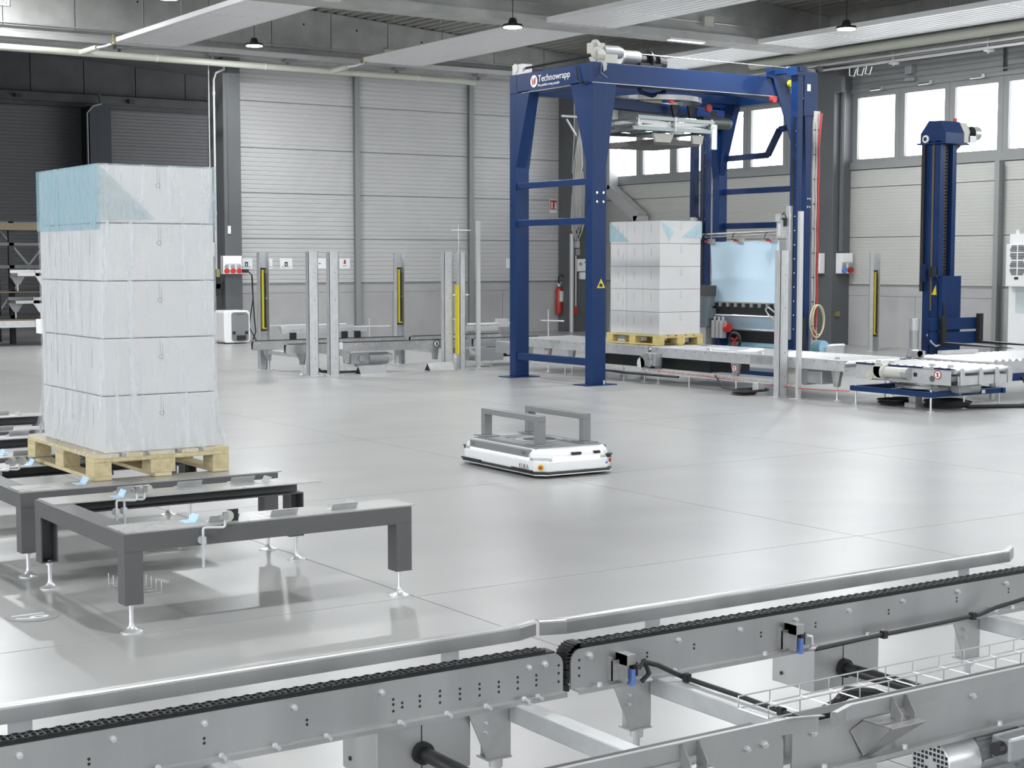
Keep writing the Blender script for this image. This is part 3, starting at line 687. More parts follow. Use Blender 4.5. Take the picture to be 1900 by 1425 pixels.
# ================================================================== PALLETS, CARTONS, WRAPS
def pallet(x0, y0, z0, label, M_wood=None, M_woodx=None):
    M_wood = M_wood or globals()['M_wood']; M_woodx = M_woodx or globals()['M_woodx']
    t = thing('pallet', label, 'pallet', (x0+0.4, y0+0.6, z0))
    for i, x in enumerate((x0, x0+0.35, x0+0.70)):
        w = 0.10 if i != 1 else 0.10
        MB().box(x, x+0.10, y0, y0+1.2, z0, z0+0.022).build('bottom_board', M_woodx, t, 0.003)
        for y in (y0, y0+0.5275, y0+1.055): MB().box(x+(0.0 if i != 1 else -0.0225), x+(0.10 if i != 1 else 0.1225), y, y+0.145, z0+0.022, z0+0.100).build('block', M_wood, t, 0.003)
    for y in (y0, y0+0.5275, y0+1.055): MB().box(x0, x0+0.8, y, y+0.145, z0+0.100, z0+0.122).build('cross_board', M_wood, t, 0.003)
    for k, (x, w) in enumerate(((0,0.145),(0.185,0.10),(0.3275,0.145),(0.515,0.10),(0.655,0.145))): MB().box(x0+x, x0+x+w, y0, y0+1.2, z0+0.122, z0+0.144).build('top_board', M_woodx, t, 0.003)
    return t
LAY = ('bottom layer','second layer up','middle layer','fourth layer up','top layer')
POS = ('front','middle','back')
def load(x0, y0, z0, w, d, h, where, group):
    """5 layers x 3 cartons, each its own thing with printed marks and a flap seam"""
    dd = d/3
    for L in range(5):
        for k in range(3):
            o = MB().box(x0+0.001, x0+w-0.001, y0+k*dd+0.002, y0+(k+1)*dd-0.002, z0+L*h+0.001, z0+(L+1)*h-0.003).build('carton', M_cart, None, 0.006)
            tag(o, 'white carton, %s, %s one of three, in the %s' % (LAY[L], POS[k], where), 'carton', group)
            y = y0+k*dd+0.0015; cx = x0+w*0.5; cz = z0+L*h
            p = MB(); s_ = 1 if w < 0.7 else 2.2
            p.box(cx-0.001*s_, cx+0.0005*s_, y-0.0008, y, cz+h*0.72, cz+h*0.97); p.box(cx+0.012*s_, cx+0.0135*s_, y-0.0008, y, cz+h*0.58, cz+h*0.9)
            if k == 0:
                for a in range(12): p.cyl((cx+0.004+0.012*math.cos(a*PI/6), y-0.0008, cz+h*0.66+0.012*math.sin(a*PI/6)), (cx+0.004+0.012*math.cos(a*PI/6), y, cz+h*0.66+0.012*math.sin(a*PI/6)), 0.003, 5)
            p.box(x0-0.0005, x0+0.0015, y+dd*0.5, y+dd*0.5+0.003*s_, cz+h*0.45, cz+h*0.82)
            if k == 2: p.box(x0-0.0005, x0+0.0015, y+dd*0.2, y+dd*0.2+0.003*s_, cz+h*0.25, cz+h*0.6)
            stuff(p.build('printed_mark', M_printg, o))
def wrap(x0, y0, z0, w, d, h, out, name, label, m, seed, foot_=True):
    """stretch film: pulled tight over the load and flaring out over the pallet edge, with vertical folds"""
    rnd = random.Random(seed); X = []
    nx, ny = 26, 34
    per = [(x0+w*i/nx, y0, 0, -1) for i in range(nx)]+[(x0+w, y0+d*i/ny, 1, 0) for i in range(ny)]+[(x0+w-w*i/nx, y0+d, 0, 1) for i in range(nx)]+[(x0, y0+d-d*i/ny, -1, 0) for i in range(ny)]
    zs = [0.0,0.03,0.08,0.14,0.22,0.32,0.45,0.6,0.75,0.88,0.97,1.0]; N = len(per); b = MB(); vs_ = []
    fold = [rnd.uniform(0,1) for _ in per]
    for f_ in zs:
        for i, (x, y, u, v) in enumerate(per):
            e = 0.006+0.004*fold[i]; q = max(0, 1-f_/0.26)**2.2
            flare = out[0] if u < 0 else out[1] if u > 0 else out[2] if v < 0 else out[3]
            e += flare*q+0.007*math.sin(i*2.1+fold[i])*max(0, 0.5-f_)*(1 if u < 0 else 0.4)
            xx = x+u*e; yy = y+v*e
            # corners follow both sides
            if v and q: xx += (-(out[0]*q) if x < x0+w*0.02 else 0)
            vs_.append((xx, yy, z0+f_*h))
    k = len(zs); fs = [(r*N+i, r*N+(i+1) % N, (r+1)*N+(i+1) % N, (r+1)*N+i) for r in range(k-1) for i in range(N)]
    b._add(vs_, fs)
    return tag(b.build(name, m, smooth=True), label, 'film')
PX, PY, PZ = 2.93, 8.46, 0.4635
pallet(PX, PY, PZ, 'wooden pallet under the nearest wrapped load, on a dark grey stand')
LX, LY, LZ, LW, LD, LH = 3.005, 8.495, PZ+0.1445, 0.665, 1.07, 0.3195
load(LX, LY, LZ, LW, LD, LH, 'nearest wrapped stack', 'cartons of the nearest stack')
wrap(LX, LY, LZ-0.02, LW, LD, LH*5+0.025, (0.07,0.07,0.03,0.06), 'stretch_wrap', 'clear stretch film around the nearest carton stack', M_film, 3)
# blue top sheet folded down over the sides, triangular corners on the front
zt = LZ+LH*5+0.004; e = 0.012; zb = zt-0.36
b = MB(); n = 12
b._add([(LX-e,LY-e,zt),(LX+LW+e,LY-e,zt),(LX+LW+e,LY+LD+e,zt),(LX-e,LY+LD+e,zt)], [(0,1,2,3)])
b._add([(LX-e,LY-e,zt),(LX-e,LY+LD+e,zt),(LX-e,LY+LD+e,zb),(LX-e,LY-e,zb)], [(0,1,2,3)])
b._add([(LX+LW+e,LY-e,zt),(LX+LW+e,LY+LD+e,zt),(LX+LW+e,LY+LD+e,zb),(LX+LW+e,LY-e,zb)], [(0,1,2,3)])
b.cur = 1; b._add([(LX-e,LY-e-0.001,zt),(LX+LW*0.47,LY-e-0.001,zb+0.06),(LX-e,LY-e-0.001,zb+0.05)], [(0,1,2)])
b._add([(LX+LW+e,LY-e-0.001,zt),(LX+LW*0.95,LY-e-0.001,zb+0.05),(LX+LW+e,LY-e-0.001,zb+0.05)], [(0,1,2)])
tag(b.build('top_sheet', [M_filmb, M_filmf]), 'blue top sheet folded over the nearest carton stack', 'film')
# ================================================================== TRANSPORT ROBOT
def octo(x0,x1,y0,y1,c): return [(x0+c,y0),(x1-c,y0),(x1,y0+c),(x1,y1-c),(x1-c,y1),(x0+c,y1),(x0,y1-c),(x0,y0+c)]
AX0, AX1, AY0, AY1 = 6.93, 7.67, 9.86, 11.10
R = thing('transport_robot', 'low white driverless transport robot with two grey lifting bars, mid floor', 'robot', (7.30, 10.48, 0))
MB().prism(octo(AX0+0.04,AX1-0.04,AY0+0.04,AY1-0.04,0.06), 'z', 0.012, 0.04).build('underbody', M_black, R)
b = MB(); b.prism(octo(AX0,AX1,AY0,AY1,0.075), 'z', 0.030, 0.046); b.build('bumper', M_blackp, R, 0.006)
b = MB(); b.prism(octo(AX0-0.002,AX1+0.002,AY0-0.002,AY1+0.002,0.075), 'z', 0.022, 0.031); b.build('bumper_trim', M_alu, R)
MB().prism(octo(AX0+0.008,AX1-0.008,AY0+0.008,AY1-0.008,0.085), 'z', 0.046, 0.135).build('body', M_wpaint, R, 0.012)
MB().prism(octo(AX0+0.014,AX1-0.014,AY0+0.014,AY1-0.014,0.09), 'z', 0.135, 0.150).build('waist_band', M_zinc, R)
# light strips on the two faces
MB().box(AX0+0.14, AX1-0.17, AY0+0.0, AY0+0.018, 0.137, 0.149).build('light_strip', M_strip, R)
MB().box(AX0+0.011, AX0+0.018, AY0+0.16, AY1-0.18, 0.137, 0.147).build('light_strip', M_strip, R)
# upper cover with sloping shoulders
b = MB(); lo = octo(AX0+0.006,AX1-0.006,AY0+0.006,AY1-0.006,0.11); mid_ = octo(AX0+0.012,AX1-0.012,AY0+0.012,AY1-0.012,0.12); hi = octo(AX0+0.05,AX1-0.03,AY0+0.06,AY1-0.08,0.10)
v = [(x,y,0.150) for x,y in lo]+[(x,y,0.185) for x,y in mid_]+[(x,y,0.218) for x,y in hi]
b._add(v, [(i,(i+1)%8,8+(i+1)%8,8+i) for i in range(8)]+[(8+i,8+(i+1)%8,16+(i+1)%8,16+i) for i in range(8)]+[tuple(range(16,24)), tuple(range(7,-1,-1))])
b.build('top_cover', M_wpaint, R, 0.008)
for xs_, nm in (((AX0-0.004, AX0+0.06),'left'),((AX1-0.06, AX1+0.004),'right')):
    o = MB().box(xs_[0], xs_[1], AY0+0.16, AY1-0.20, 0.158, 0.214).build('side_cover', M_agvgrey, R, 0.003)
    if nm == 'left':
        b = MB()
        for y in (AY0+0.185, AY0+0.205, AY0+0.225, AY1-0.285, AY1-0.265, AY1-0.245):
            b.prism([(y+0.012,0.198),(y+0.018,0.198),(y+0.006,0.186),(y+0.018,0.174),(y+0.012,0.174),(y,0.186)], 'x', AX0-0.005, AX0-0.0035)
        stuff(b.build('chevron_mark', M_blackp, o))
MB().box(AX0+0.06, AX1-0.06, AY0+0.14, AY1-0.16, 0.216, 0.224).build('deck_plate', M_agvgrey, R)
b = MB(); cx, cy = 7.36, 10.52; n = 28
v = []; 
for r in (0.135, 0.20):
    v += [(cx+r*math.cos(2*PI*i/n), cy+r*math.sin(2*PI*i/n), 0.2265) for i in range(n)]
b._add(v, [(i,(i+1)%n,n+(i+1)%n,n+i) for i in range(n)]); b.build('turntable_ring', M_alu, R)
b = MB(); b.lathe([(0.135,0.2245),(0.125,0.226),(0.03,0.226)], (cx,cy,0), 24); b.build('turntable_disc', M_dgrey, R)
for x, y in ((7.12,10.2),(7.12,10.9),(7.5,10.95),(7.52,10.15),(7.2,10.75)):
    MB().cyl((x,y,0.224),(x,y,0.2262),0.018,12).build('deck_screw', M_dgrey, R)
for x0 in (7.085, 7.515):
    b = MB(); ya, yb_ = 10.115, 10.985
    b.box(x0, x0+0.075, ya, yb_, 0.412, 0.458); b.box(x0, x0+0.075, ya, ya+0.058, 0.235, 0.412); b.box(x0, x0+0.075, yb_-0.058, yb_, 0.235, 0.412)
    o = b.build('lifting_bar', M_agvgrey, R, 0.004)
    for y in (ya+0.03, yb_-0.03): MB().box(x0-0.035, x0+0.11, y-0.09, y+0.09, 0.224, 0.235).build('bar_foot', M_agvgrey, o, 0.002)
for x in (7.28, 7.475):
    b = MB(); w = 0.046 if x < 7.4 else 0.030
    b.prism([(x-w,0.176),(x-w+0.006,0.170),(x+w-0.006,0.170),(x+w,0.176),(x+w,0.186),(x+w-0.006,0.192),(x-w+0.006,0.192),(x-w,0.186)], 'y', AY0-0.001, AY0+0.02)
    b.build('camera_window', M_blackp, R)
def scanner(x, y, a):
    b = MB(); b.cyl((x,y,0.128),(x,y,0.150),0.040,16); b.cyl((x,y,0.150),(x,y,0.156),0.05,16); o = b.build('laser_scanner', M_blackp, R, smooth=True)
scanner(AX1-0.065, AY0+0.06, 0); scanner(AX0+0.055, AY1-0.085, 0)
d = Vector((-1,-1,0)).normalized(); c0 = Vector((AX0+0.049, AY0+0.049, 0.085))
b = MB(); b.cyl(c0+d*0.0, c0+d*0.010, 0.024, 20); b.build('stop_button_base', M_yel, R, smooth=True)
b = MB(); b.cyl(c0+d*0.010, c0+d*0.026, 0.013, 16); b.build('stop_button', M_redp, R, smooth=True)
MB().cyl((AX1-0.10,AY0+0.010,0.092),(AX1-0.10,AY0+0.002,0.092),0.010,14).build('blue_button', M_bluep, R)
MB().cyl((AX1-0.035,AY0+0.066,0.10),(AX1-0.022,AY0+0.053,0.10),0.014,14).build('red_button', M_redp, R)
text('KUKA', 'lettering', M_dgrey, 0.052, frame_mat((AX0+0.0072, AY0+0.23, 0.078), (0,-1,0), (0,0,1)), R)
for y0, y1 in ((AY0+0.10,AY0+0.40),(AY1-0.36,AY1-0.06)):
    b = MB(); b.box(AX0-0.004, AX0+0.01, y0, y1, 0.046, 0.060); b.build('bumper_strip', M_blackp, R)
R.rotation_euler = (0, 0, math.radians(-2.0))

# ================================================================== WRAPPING MACHINE (blue frame)
MX0, MX1, MY0, MY1 = 12.72, 16.72, 16.95, 18.92
WM = thing('wrapping_machine', 'tall blue pallet wrapping machine frame with white lettering', 'machine', (14.7, 17.9, 0))
def column(x, y, sx_, sy_, w=0.235, kn=0.165, d=0.15):
    """post with base plate and flared knee plates; x, y = outer corner, sx_, sy_ = direction inwards"""
    b = MB(); xa, xb = sorted((x, x+sx_*w)); ya, yb_ = sorted((y, y+sy_*d))
    b.box(xa, xb, ya, yb_, 0.012, 4.03); o = b.build('column', M_blue, WM, 0.006)
    MB().box(xa-0.13, xb+0.15, ya-0.06, yb_+0.10, 0, 0.012).build('base_plate', M_blue, o)
    MB().cyl((xb-0.05, y+sy_*-0.03, 0.012), (xb-0.05, y+sy_*-0.03, 0.07), 0.014, 8).build('anchor_bolt', M_chrome, o)
    b = MB(); p = [(x+sx_*(w-0.01),2.95),(x+sx_*w,2.95),(x+sx_*(w+kn),4.05),(x+sx_*(w-0.01),4.05)]
    b.prism(p, 'y', ya+0.002, yb_-0.002)
    q = [(y+sy_*0.14,3.0),(y+sy_*0.155,3.0),(y+sy_*0.50,4.05),(y+sy_*0.14,4.05)]
    b.prism(q, 'x', xa+0.002, xb-0.06)
    b.build('knee_plate', M_blue, o)
    b = MB()
    for z in (2.46, 2.58):
        for dx in (0.3*w, 0.76*w): b.cyl((xa+dx, y-sy_*0.012, z), (xa+dx, y, z), 0.017, 8)
        b.cyl((x-sx_*0.012, y+sy_*0.06, z), (x, y+sy_*0.06, z), 0.017, 8)
    b.build('bolt', M_chrome, o)
    MB().box(xa-0.002, xb+0.002, ya-0.002, yb_+0.002, 2.30, 2.304).build('splice_joint', M_blued, o)
    return o
column(MX0, MY0, 1, 1); column(MX0, MY1, 1, -1); column(MX1+0.01, MY0, -1, 1, 0.10, 0.05, 0.11); column(MX1, MY1, -1, -1, 0.17)
MB().box(MX0, MX1+0.05, MY0, MY0+0.18, 4.03, 4.30).build('top_beam', M_blue, WM, 0.006)
MB().box(MX0, MX1+0.05, MY1-0.18, MY1, 4.03, 4.30).build('top_beam', M_blue, WM, 0.006)
MB().box(MX0+0.002, MX0+0.2, MY0+0.18, MY1-0.18, 4.03, 4.298).build('top_beam', M_blue, WM, 0.006)
MB().box(MX1-0.15, MX1+0.048, MY0+0.18, MY1-0.18, 4.03, 4.298).build('top_beam', M_blue, WM, 0.006)
b = MB(); b.box(MX0, MX1, MY0-0.004, MY0+0.02, 4.026, 4.034); b.box(MX0-0.003, MX0+0.01, MY0+0.5, MY1-0.3, 4.026, 4.034); b.build('beam_lip', M_galv, WM)
for z, h in ((2.732,0.085),(2.208,0.09),(0.31,0.10)):
    MB().box(MX0+0.02, MX0+0.09, MY0+0.15, MY1-0.15, z-h/2, z+h/2).build('cross_bar', M_blue, WM, 0.006)
for z, h in ((2.74,0.085),(2.21,0.09)):
    MB().box(MX1-0.09, MX1-0.02, MY0+0.15, MY1-0.15, z-h/2, z+h/2).build('cross_bar', M_blue, WM, 0.006)
b = MB(); pts = [(16.65,19.24,3.66),(16.65,19.0,3.25),(16.65,17.79,3.26),(16.65,17.53,3.63),(16.65,17.12,3.65)]
for p, q in zip(pts, pts[1:]): b.bar(p, q, 0.07, 0.085)
b.build('bent_arm', M_blued, WM)
# top corner head, right front
b = MB(); b.prism([(15.80,4.42),(16.50,4.42),(16.50,3.3),(16.36,3.25),(15.98,4.15),(15.93,4.28),(15.80,4.30)], 'y', MY0-0.03, MY0-0.012)
b.prism([(16.20,3.88),(16.36,3.88),(16.36,3.55),(16.30,3.55)], 'y', MY0-0.031, MY0-0.011)
o = b.build('gusset_plate', M_blue, WM)
MB().box(16.18, 16.42, MY0-0.05, MY0-0.03, 4.36, 4.46).build('rail_carriage', M_tray, WM)
b = MB(); b.cyl((16.25,MY0-0.08,4.22),(16.25,MY0-0.03,4.22),0.055,14); o = b.build('load_cell', M_yel, WM, smooth=True); MB().cyl((16.25,MY0-0.07,4.16),(16.25,MY0-0.07,4.08),0.016,8).build('bolt', M_chrome, o)
MB().cyl((15.93,MY0-0.06,3.98),(15.93,MY0+0.0,3.98),0.048,16).build('warning_lamp', M_redp, WM, smooth=True)
MB().box(16.56, 16.83, MY0-0.01, MY0+0.2, 3.78, 4.42).build('corner_head', M_blue, WM, 0.006)
MB().cyl((16.86,MY0-0.03,4.47),(16.86,MY0+0.03,4.47),0.05,16).build('wheel', M_black, WM, smooth=True)
b = MB(); b.box(16.62,16.68,MY0-0.02,MY0-0.008,4.14,4.24); b.build('sticker', M_paper, WM)
# guide masts for the sheet carriage
for y0, y1, nm in ((16.44,16.58,'front'),(18.38,18.52,'rear')):
    o = MB().box(16.0-0.05, 16.0+0.05, y0, y1, 0.4, 4.35 if nm == 'front' else 3.75).build('guide_mast', M_blue, WM, 0.004)
    MB().box(16.0-0.056, 16.0-0.05, y0+0.05, y1-0.05, 0.5, 3.7).build('guide_rail', M_dark, o)
    b = MB()
    for k in range(16): b.cyl((15.94,y0+0.02,0.7+0.2*k),(15.95,y0+0.02,0.7+0.2*k),0.012,6)
    stuff(b.build('bolt', M_chrome, o))
MB().box(15.95, 16.05, 18.66, 18.76, 0.4, 3.75).build('guide_mast', M_blued, WM, 0.004)
b = MB(); b.box(15.95,16.05,16.4,16.98,4.33,4.40); b.box(15.9,16.1,16.42,16.6,4.28,4.40); b.build('mast_head', M_blue, WM)
# cable channel with red hoses down the right front column
o = MB().box(16.76, 16.88, MY0-0.02, MY0+0.06, 0.3, 3.86).build('cable_channel', M_tray, WM)
b = MB(); b.tube([(16.88,MY0-0.05,3.83),(16.85,MY0-0.05,3.6)]+[(16.845-0.012*(k%2),MY0-0.045,3.6-0.3*k) for k in range(1,10)]+[(16.80,MY0-0.05,0.5)], 0.017, 8); b.build('red_hose', M_red, WM, smooth=True)
b = MB(); b.tube([(16.80,MY0-0.04,3.7)]+[(16.795+0.01*(k%2),MY0-0.04,3.4-0.3*k) for k in range(9)], 0.010, 6); b.build('pale_cable', M_cable, WM, smooth=True)
b = MB()
for k in range(9): b.box(16.755,16.885,MY0-0.025,MY0-0.018,0.7+0.36*k,0.712+0.36*k)
b.build('cable_tie', M_dark, WM)
b = MB(); c = Vector((16.83,MY0-0.06,0.78)); b.tube([c+Vector((0.14*math.cos(a)*(1 if a < PI else 1), 0, 0.24*math.sin(a))) for a in [2*PI*k/24 for k in range(24)]], 0.012, 6, True); b.tube([c+Vector((0.02+0.12*math.cos(a),-0.02,0.02+0.22*math.sin(a))) for a in [2*PI*k/24 for k in range(24)]], 0.009, 6, True)
b.build('hose_loop', mat('yellow_hose', (0.62,0.60,0.36), 0.4), WM, smooth=True)
# motors and shaft on top
b = MB(); b.cyl((12.80,17.02,4.40),(12.80,18.82,4.38),0.018,8); b.build('drive_rod', M_dark, WM)
b = MB(); b.box(12.74,12.9,18.62,18.88,4.30,4.44); b.cyl((12.73,18.80,4.39),(12.75,18.80,4.39),0.065,16); b.build('bearing_block', M_tray, WM)
b = MB(); b.box(12.82,13.16,16.98,17.12,4.30,4.46); b.cyl((12.80,17.05,4.40),(12.94,17.05,4.40),0.10,14); b.cyl((12.80,16.97,4.42),(12.80,17.0,4.42),0.085,16); b.box(12.76,12.96,17.0,17.14,4.42,4.56); b.cyl((12.82,17.06,4.52),(12.86,17.06,4.52),0.09,14)
b.build('gear_unit', M_beige, WM, 0.006)
b = MB(); b.cyl((12.95,17.06,4.46),(13.22,17.06,4.46),0.09,16); b.cyl((13.22,17.06,4.46),(13.27,17.06,4.46),0.075,16); b.build('lift_motor', M_mgrey, WM, smooth=True)
b = MB()
for a in range(10): b.tube([(12.86,16.95,4.30),(12.84+0.006*a,16.93,4.16),(12.95,16.93,4.10)], 0.003, 4) if a == 0 else None
b.tube([(12.90,16.94,4.30),(12.91,16.935,4.20),(12.92,16.94,4.28)],0.03,8); b.build('cable', M_cable, WM)
MB().tube([(12.70,17.30,4.27),(12.69,17.26,4.10),(12.69,17.16,4.02),(12.69,17.02,4.04)], 0.009, 6).build('cable', M_black, WM)
o = MB().cyl((13.45,17.3,4.45),(13.75,17.3,4.45),0.095,18).build('turn_motor', M_mgrey, WM, smooth=True)
MB().cyl((13.43,17.3,4.45),(13.46,17.3,4.45),0.11,18).build('fan_cowl', M_alu, o, smooth=True)
b = MB(); b.box(13.72,14.1,17.2,17.42,4.30,4.38); b.cyl((13.75,17.3,4.43),(14.02,17.3,4.43),0.07,14); b.cyl((13.92,17.3,4.44),(13.94,17.3,4.44),0.13,18); b.cyl((14.08,17.3,4.40),(14.2,17.3,4.38),0.10,14); b.build('gear_unit', M_dark, WM)
MB().cyl((13.0,17.0,4.46),(16.86,17.02,4.46),0.006,5).build('wire_rope', M_tray, WM)
# rotating head under the top frame
b = MB(); n = 32; c = (14.55, 17.95)
for z0, r0, r1 in ((3.92,0.56,0.70),):
    v = []
    for z in (z0, z0+0.07):
        for r in (r0, r1): v += [(c[0]+r*math.cos(2*PI*i/n), c[1]+r*math.sin(2*PI*i/n), z) for i in range(n)]
    b._add(v, [(i,(i+1)%n,n+(i+1)%n,n+i) for i in range(n)]+[(2*n+i,2*n+(i+1)%n,3*n+(i+1)%n,3*n+i) for i in range(n)]+[(n+i,n+(i+1)%n,3*n+(i+1)%n,3*n+i) for i in range(n)]+[(i,(i+1)%n,2*n+(i+1)%n,2*n+i) for i in range(n)])
b.build('slewing_ring', M_galvd, WM)
MB().box(MX0+0.2, MX1-0.15, MY0+0.35, MY0+0.5, 4.05, 4.2).build('roof_bar', M_blued, WM); MB().box(MX0+0.2, MX1-0.15, MY1-0.6, MY1-0.45, 4.05, 4.2).build('roof_bar', M_blued, WM)
b = MB(); b.bar((13.0,17.55,3.86),(15.75,17.85,3.80),0.16,0.14); b.build('rotary_arm', M_blue, WM, 0.005)
b = MB(); b.bar((14.9,17.74,3.80),(15.6,17.80,3.79),0.10,0.12); b.prism([(14.55,3.88),(14.70,3.88),(14.60,3.70)],'y',17.52,17.56); b.prism([(14.85,3.88),(15.0,3.88),(14.90,3.70)],'y',17.52,17.56); b.build('arm_bracket', M_dark, WM)
M_lift = mat('grey_green_steel', (0.25,0.29,0.29), 0.35, 0.5)
b = MB()
for y in (16.98, 18.05):
    b.bar((13.50,y,3.62),(14.86,y,3.60),0.04,0.05); b.bar((13.42,y,3.47),(14.80,y,3.47),0.04,0.05)
for x in (13.50, 14.15, 14.80):
    b.bar((x,16.98,3.60),(x,18.05,3.60),0.05,0.03); b.bar((x,16.98,3.46),(x,18.05,3.46),0.05,0.03)
b.build('lift_frame', M_lift, WM)
for y in (17.0, 17.5, 18.03):
    b = MB(); b.bar((13.52,y,3.48),(14.78,y,3.59),0.012,0.06); b.build('scissor_arm', M_galv, WM); b = MB(); b.bar((13.52,y+0.02,3.59),(14.78,y+0.02,3.48),0.012,0.06); b.build('scissor_arm', M_galv, WM)
MB().box(13.56,14.76,17.02,18.0,3.535,3.548).build('lift_plate', mat('glassy_plate',(0.36,0.42,0.42),0.15), WM)
b = MB()
for x, y in ((13.52,16.98),(14.82,16.98),(13.52,18.05),(14.82,18.05),(14.15,16.96)):
    b = MB(); b.cyl((x,y,3.44),(x,y,3.64),0.02,10); b.cbox((x,y,3.53),(0.07,0.06,0.04)); b.build('lift_joint', M_galv, WM)
b = MB()
for x, w in ((14.05,0.20),(14.66,0.12)):
    b = MB(); b.prism([(x-w,3.42),(x+w*0.8,3.42),(x+w*0.5,3.30),(x-w*0.8,3.30)], 'y', 17.06, 17.10); b.build('plate_bracket', M_beige, WM)
MB().box(13.88, 14.72, 17.10, 18.15, 3.27, 3.345).build('press_plate', mat('brown_grey_plate', (0.11,0.10,0.095), 0.6), WM)
o = MB().cyl((15.30,17.55,3.66),(15.62,17.55,3.66),0.085,16).build('head_motor', M_mgreen, WM, smooth=True)
MB().cyl((15.62,17.55,3.66),(15.66,17.55,3.66),0.075,16).build('motor_cap', M_mblue, o, smooth=True)
MB().box(15.1,15.32,17.47,17.63,3.57,3.74).build('gear_unit', M_dark, o)
MB().cyl((15.20,17.5,3.86),(15.20,17.46,3.86),0.055,16).build('warning_lamp', M_redp, WM, smooth=True)
MB().cyl((14.75,17.8,3.98),(14.75,17.76,3.98),0.05,16).build('warning_lamp', M_redp, WM, smooth=True)
MB().box(14.05,14.45,17.62,17.82,3.90,3.96).build('slip_contact', M_brass, WM)
b = MB(); b.tube([(13.8,17.4,4.12),(13.9,17.4,4.0),(14.1,17.4,3.97),(14.3,17.4,4.02),(14.35,17.4,4.12)],0.03,8); b.build('hose', M_blued, WM, smooth=True)
MB().box(15.02,15.12,17.2,17.24,3.25,3.60).build('white_plate', M_alu, WM)
# lettering on the left beam
fm = frame_mat((MX0-0.004, 17.93, 4.155), (0,-1,0), (0,0,1))
b = MB(); n = 24; b._add([(MX0-0.003, 18.31+0.085*math.cos(2*PI*i/n), 4.165+0.085*math.sin(2*PI*i/n)) for i in range(n)], [tuple(range(n))]); b.build('logo_disc', M_white, WM)
b = MB(); cy, cz = 18.31, 4.165                            # slanted brush W
b.prism([(cy+0.052,cz+0.05),(cy+0.034,cz+0.05),(cy+0.020,cz-0.02),(cy-0.004,cz+0.045),(cy-0.018,cz+0.045),(cy-0.022,cz-0.01),(cy-0.042,cz+0.055),(cy-0.056,cz+0.05),(cy-0.030,cz-0.05),(cy-0.012,cz-0.05),(cy-0.006,cz+0.005),(cy+0.016,cz-0.055),(cy+0.034,cz-0.055)], 'x', MX0-0.006, MX0-0.0035)
b.build('logo_letter', M_red, WM)
text('Technowrapp', 'lettering', M_white, 0.135, frame_mat((MX0-0.004, 17.83, 4.185), (0,-1,0), (0,0,1)), WM, depth=0.002)
text('The perfect wrap people', 'lettering', M_white, 0.052, frame_mat((MX0-0.004, 17.96, 4.098), (0,-1,0), (0,0,1)), WM, depth=0.002)
# warning triangle on the front column
b = MB(); x, z = 12.87, 1.36; b.prism([(x-0.07,z-0.05),(x+0.07,z-0.05),(x,z+0.075)], 'y', MY0-0.003, MY0-0.001); o = b.build('warning_sign', M_yel, WM)
b = MB(); b.prism([(x-0.03,z-0.03),(x+0.02,z-0.035),(x+0.03,z-0.01),(x-0.005,z+0.015),(x-0.03,z-0.005)], 'y', MY0-0.005, MY0-0.003); b.build('hand_symbol', M_black, o)

# ================================================================== SHEET DISPENSER beside the conveyor
SD = thing('sheet_dispenser', 'film sheet dispenser with a light blue sheet hanging behind the roller conveyor', 'dispenser', (16.3, 17.5, 0))
FX = 15.93
b = MB(); rows = 14; cols = 20; v = []
for i in range(rows+1):
    for j in range(cols+1):
        t = j/cols; s = i/rows; y = 18.26-1.50*t; z = 1.965-0.90*s
        y += 0.02*(1-t)**3*math.sin(s*PI)*-1; xx = FX+0.018*math.sin(9*t+2*s)*(1-t)**1.5+0.012*math.sin(PI*s)
        if i == 0 and j == cols: z -= 0.0
        v.append((xx, y, z-0.01*math.sin(PI*t*3)**2*(1-s)))
b._add(v, [(i*(cols+1)+j, i*(cols+1)+j+1, (i+1)*(cols+1)+j+1, (i+1)*(cols+1)+j) for i in range(rows) for j in range(cols)])
b.build('film_sheet', M_sheet, SD, smooth=True)
b = MB(); b.box(FX-0.03,FX+0.05,16.56,18.44,1.045,1.06); 
for k in range(9): b.box(FX-0.05,FX-0.01,16.75+0.17*k,16.80+0.17*k,0.99,1.06)
b.build('cutter_bar', M_galv, SD)
MB().box(FX-0.02, FX+0.10, 16.60, 18.34, 0.84, 1.045).build('cutter_housing', M_dark, SD)
b = MB(); b._add([(FX-0.06,18.24,0.86),(FX-0.06,16.62,0.86),(FX+0.15,16.62,0.66),(FX+0.15,18.0,0.66)], [(0,1,2,3)]); b.build('film_web', M_sheet, SD)
b = MB(); b.cyl((FX-0.05,18.3,0.86),(FX-0.05,16.6,0.86),0.018,10); b.cyl((FX+0.15,18.1,0.65),(FX+0.15,16.6,0.65),0.018,10); b.build('guide_roller', M_alu, SD, smooth=True)
MB().box(FX+0.15, FX+0.4, 16.6, 18.1, 0.30, 0.84).build('back_panel', M_dark, SD)
MB().cyl((FX+0.25,16.62,0.38),(FX+0.25,18.1,0.38),0.13,20).build('film_roll', mat('blue_film_roll',(0.22,0.42,0.52),0.35), SD, smooth=True)
o = MB().cyl((16.55,16.45,0.42),(16.55,16.62,0.42),0.10,18).build('roll_core', mat('blue_core',(0.28,0.50,0.62),0.35), SD, smooth=True)
MB().cyl((16.5,16.5,0.44),(16.92,16.42,0.44),0.028,12).build('roll_shaft', M_chrome, o, smooth=True)
MB().box(16.55, 16.9, 16.40, 16.46, 0.30, 0.42).build('shaft_support', M_zinc, o)
for y in (17.98, 18.42): MB().box(FX-0.03, FX+0.20, y, y+0.10, 0.0, 0.86).build('base_column', M_blue, SD, 0.004)
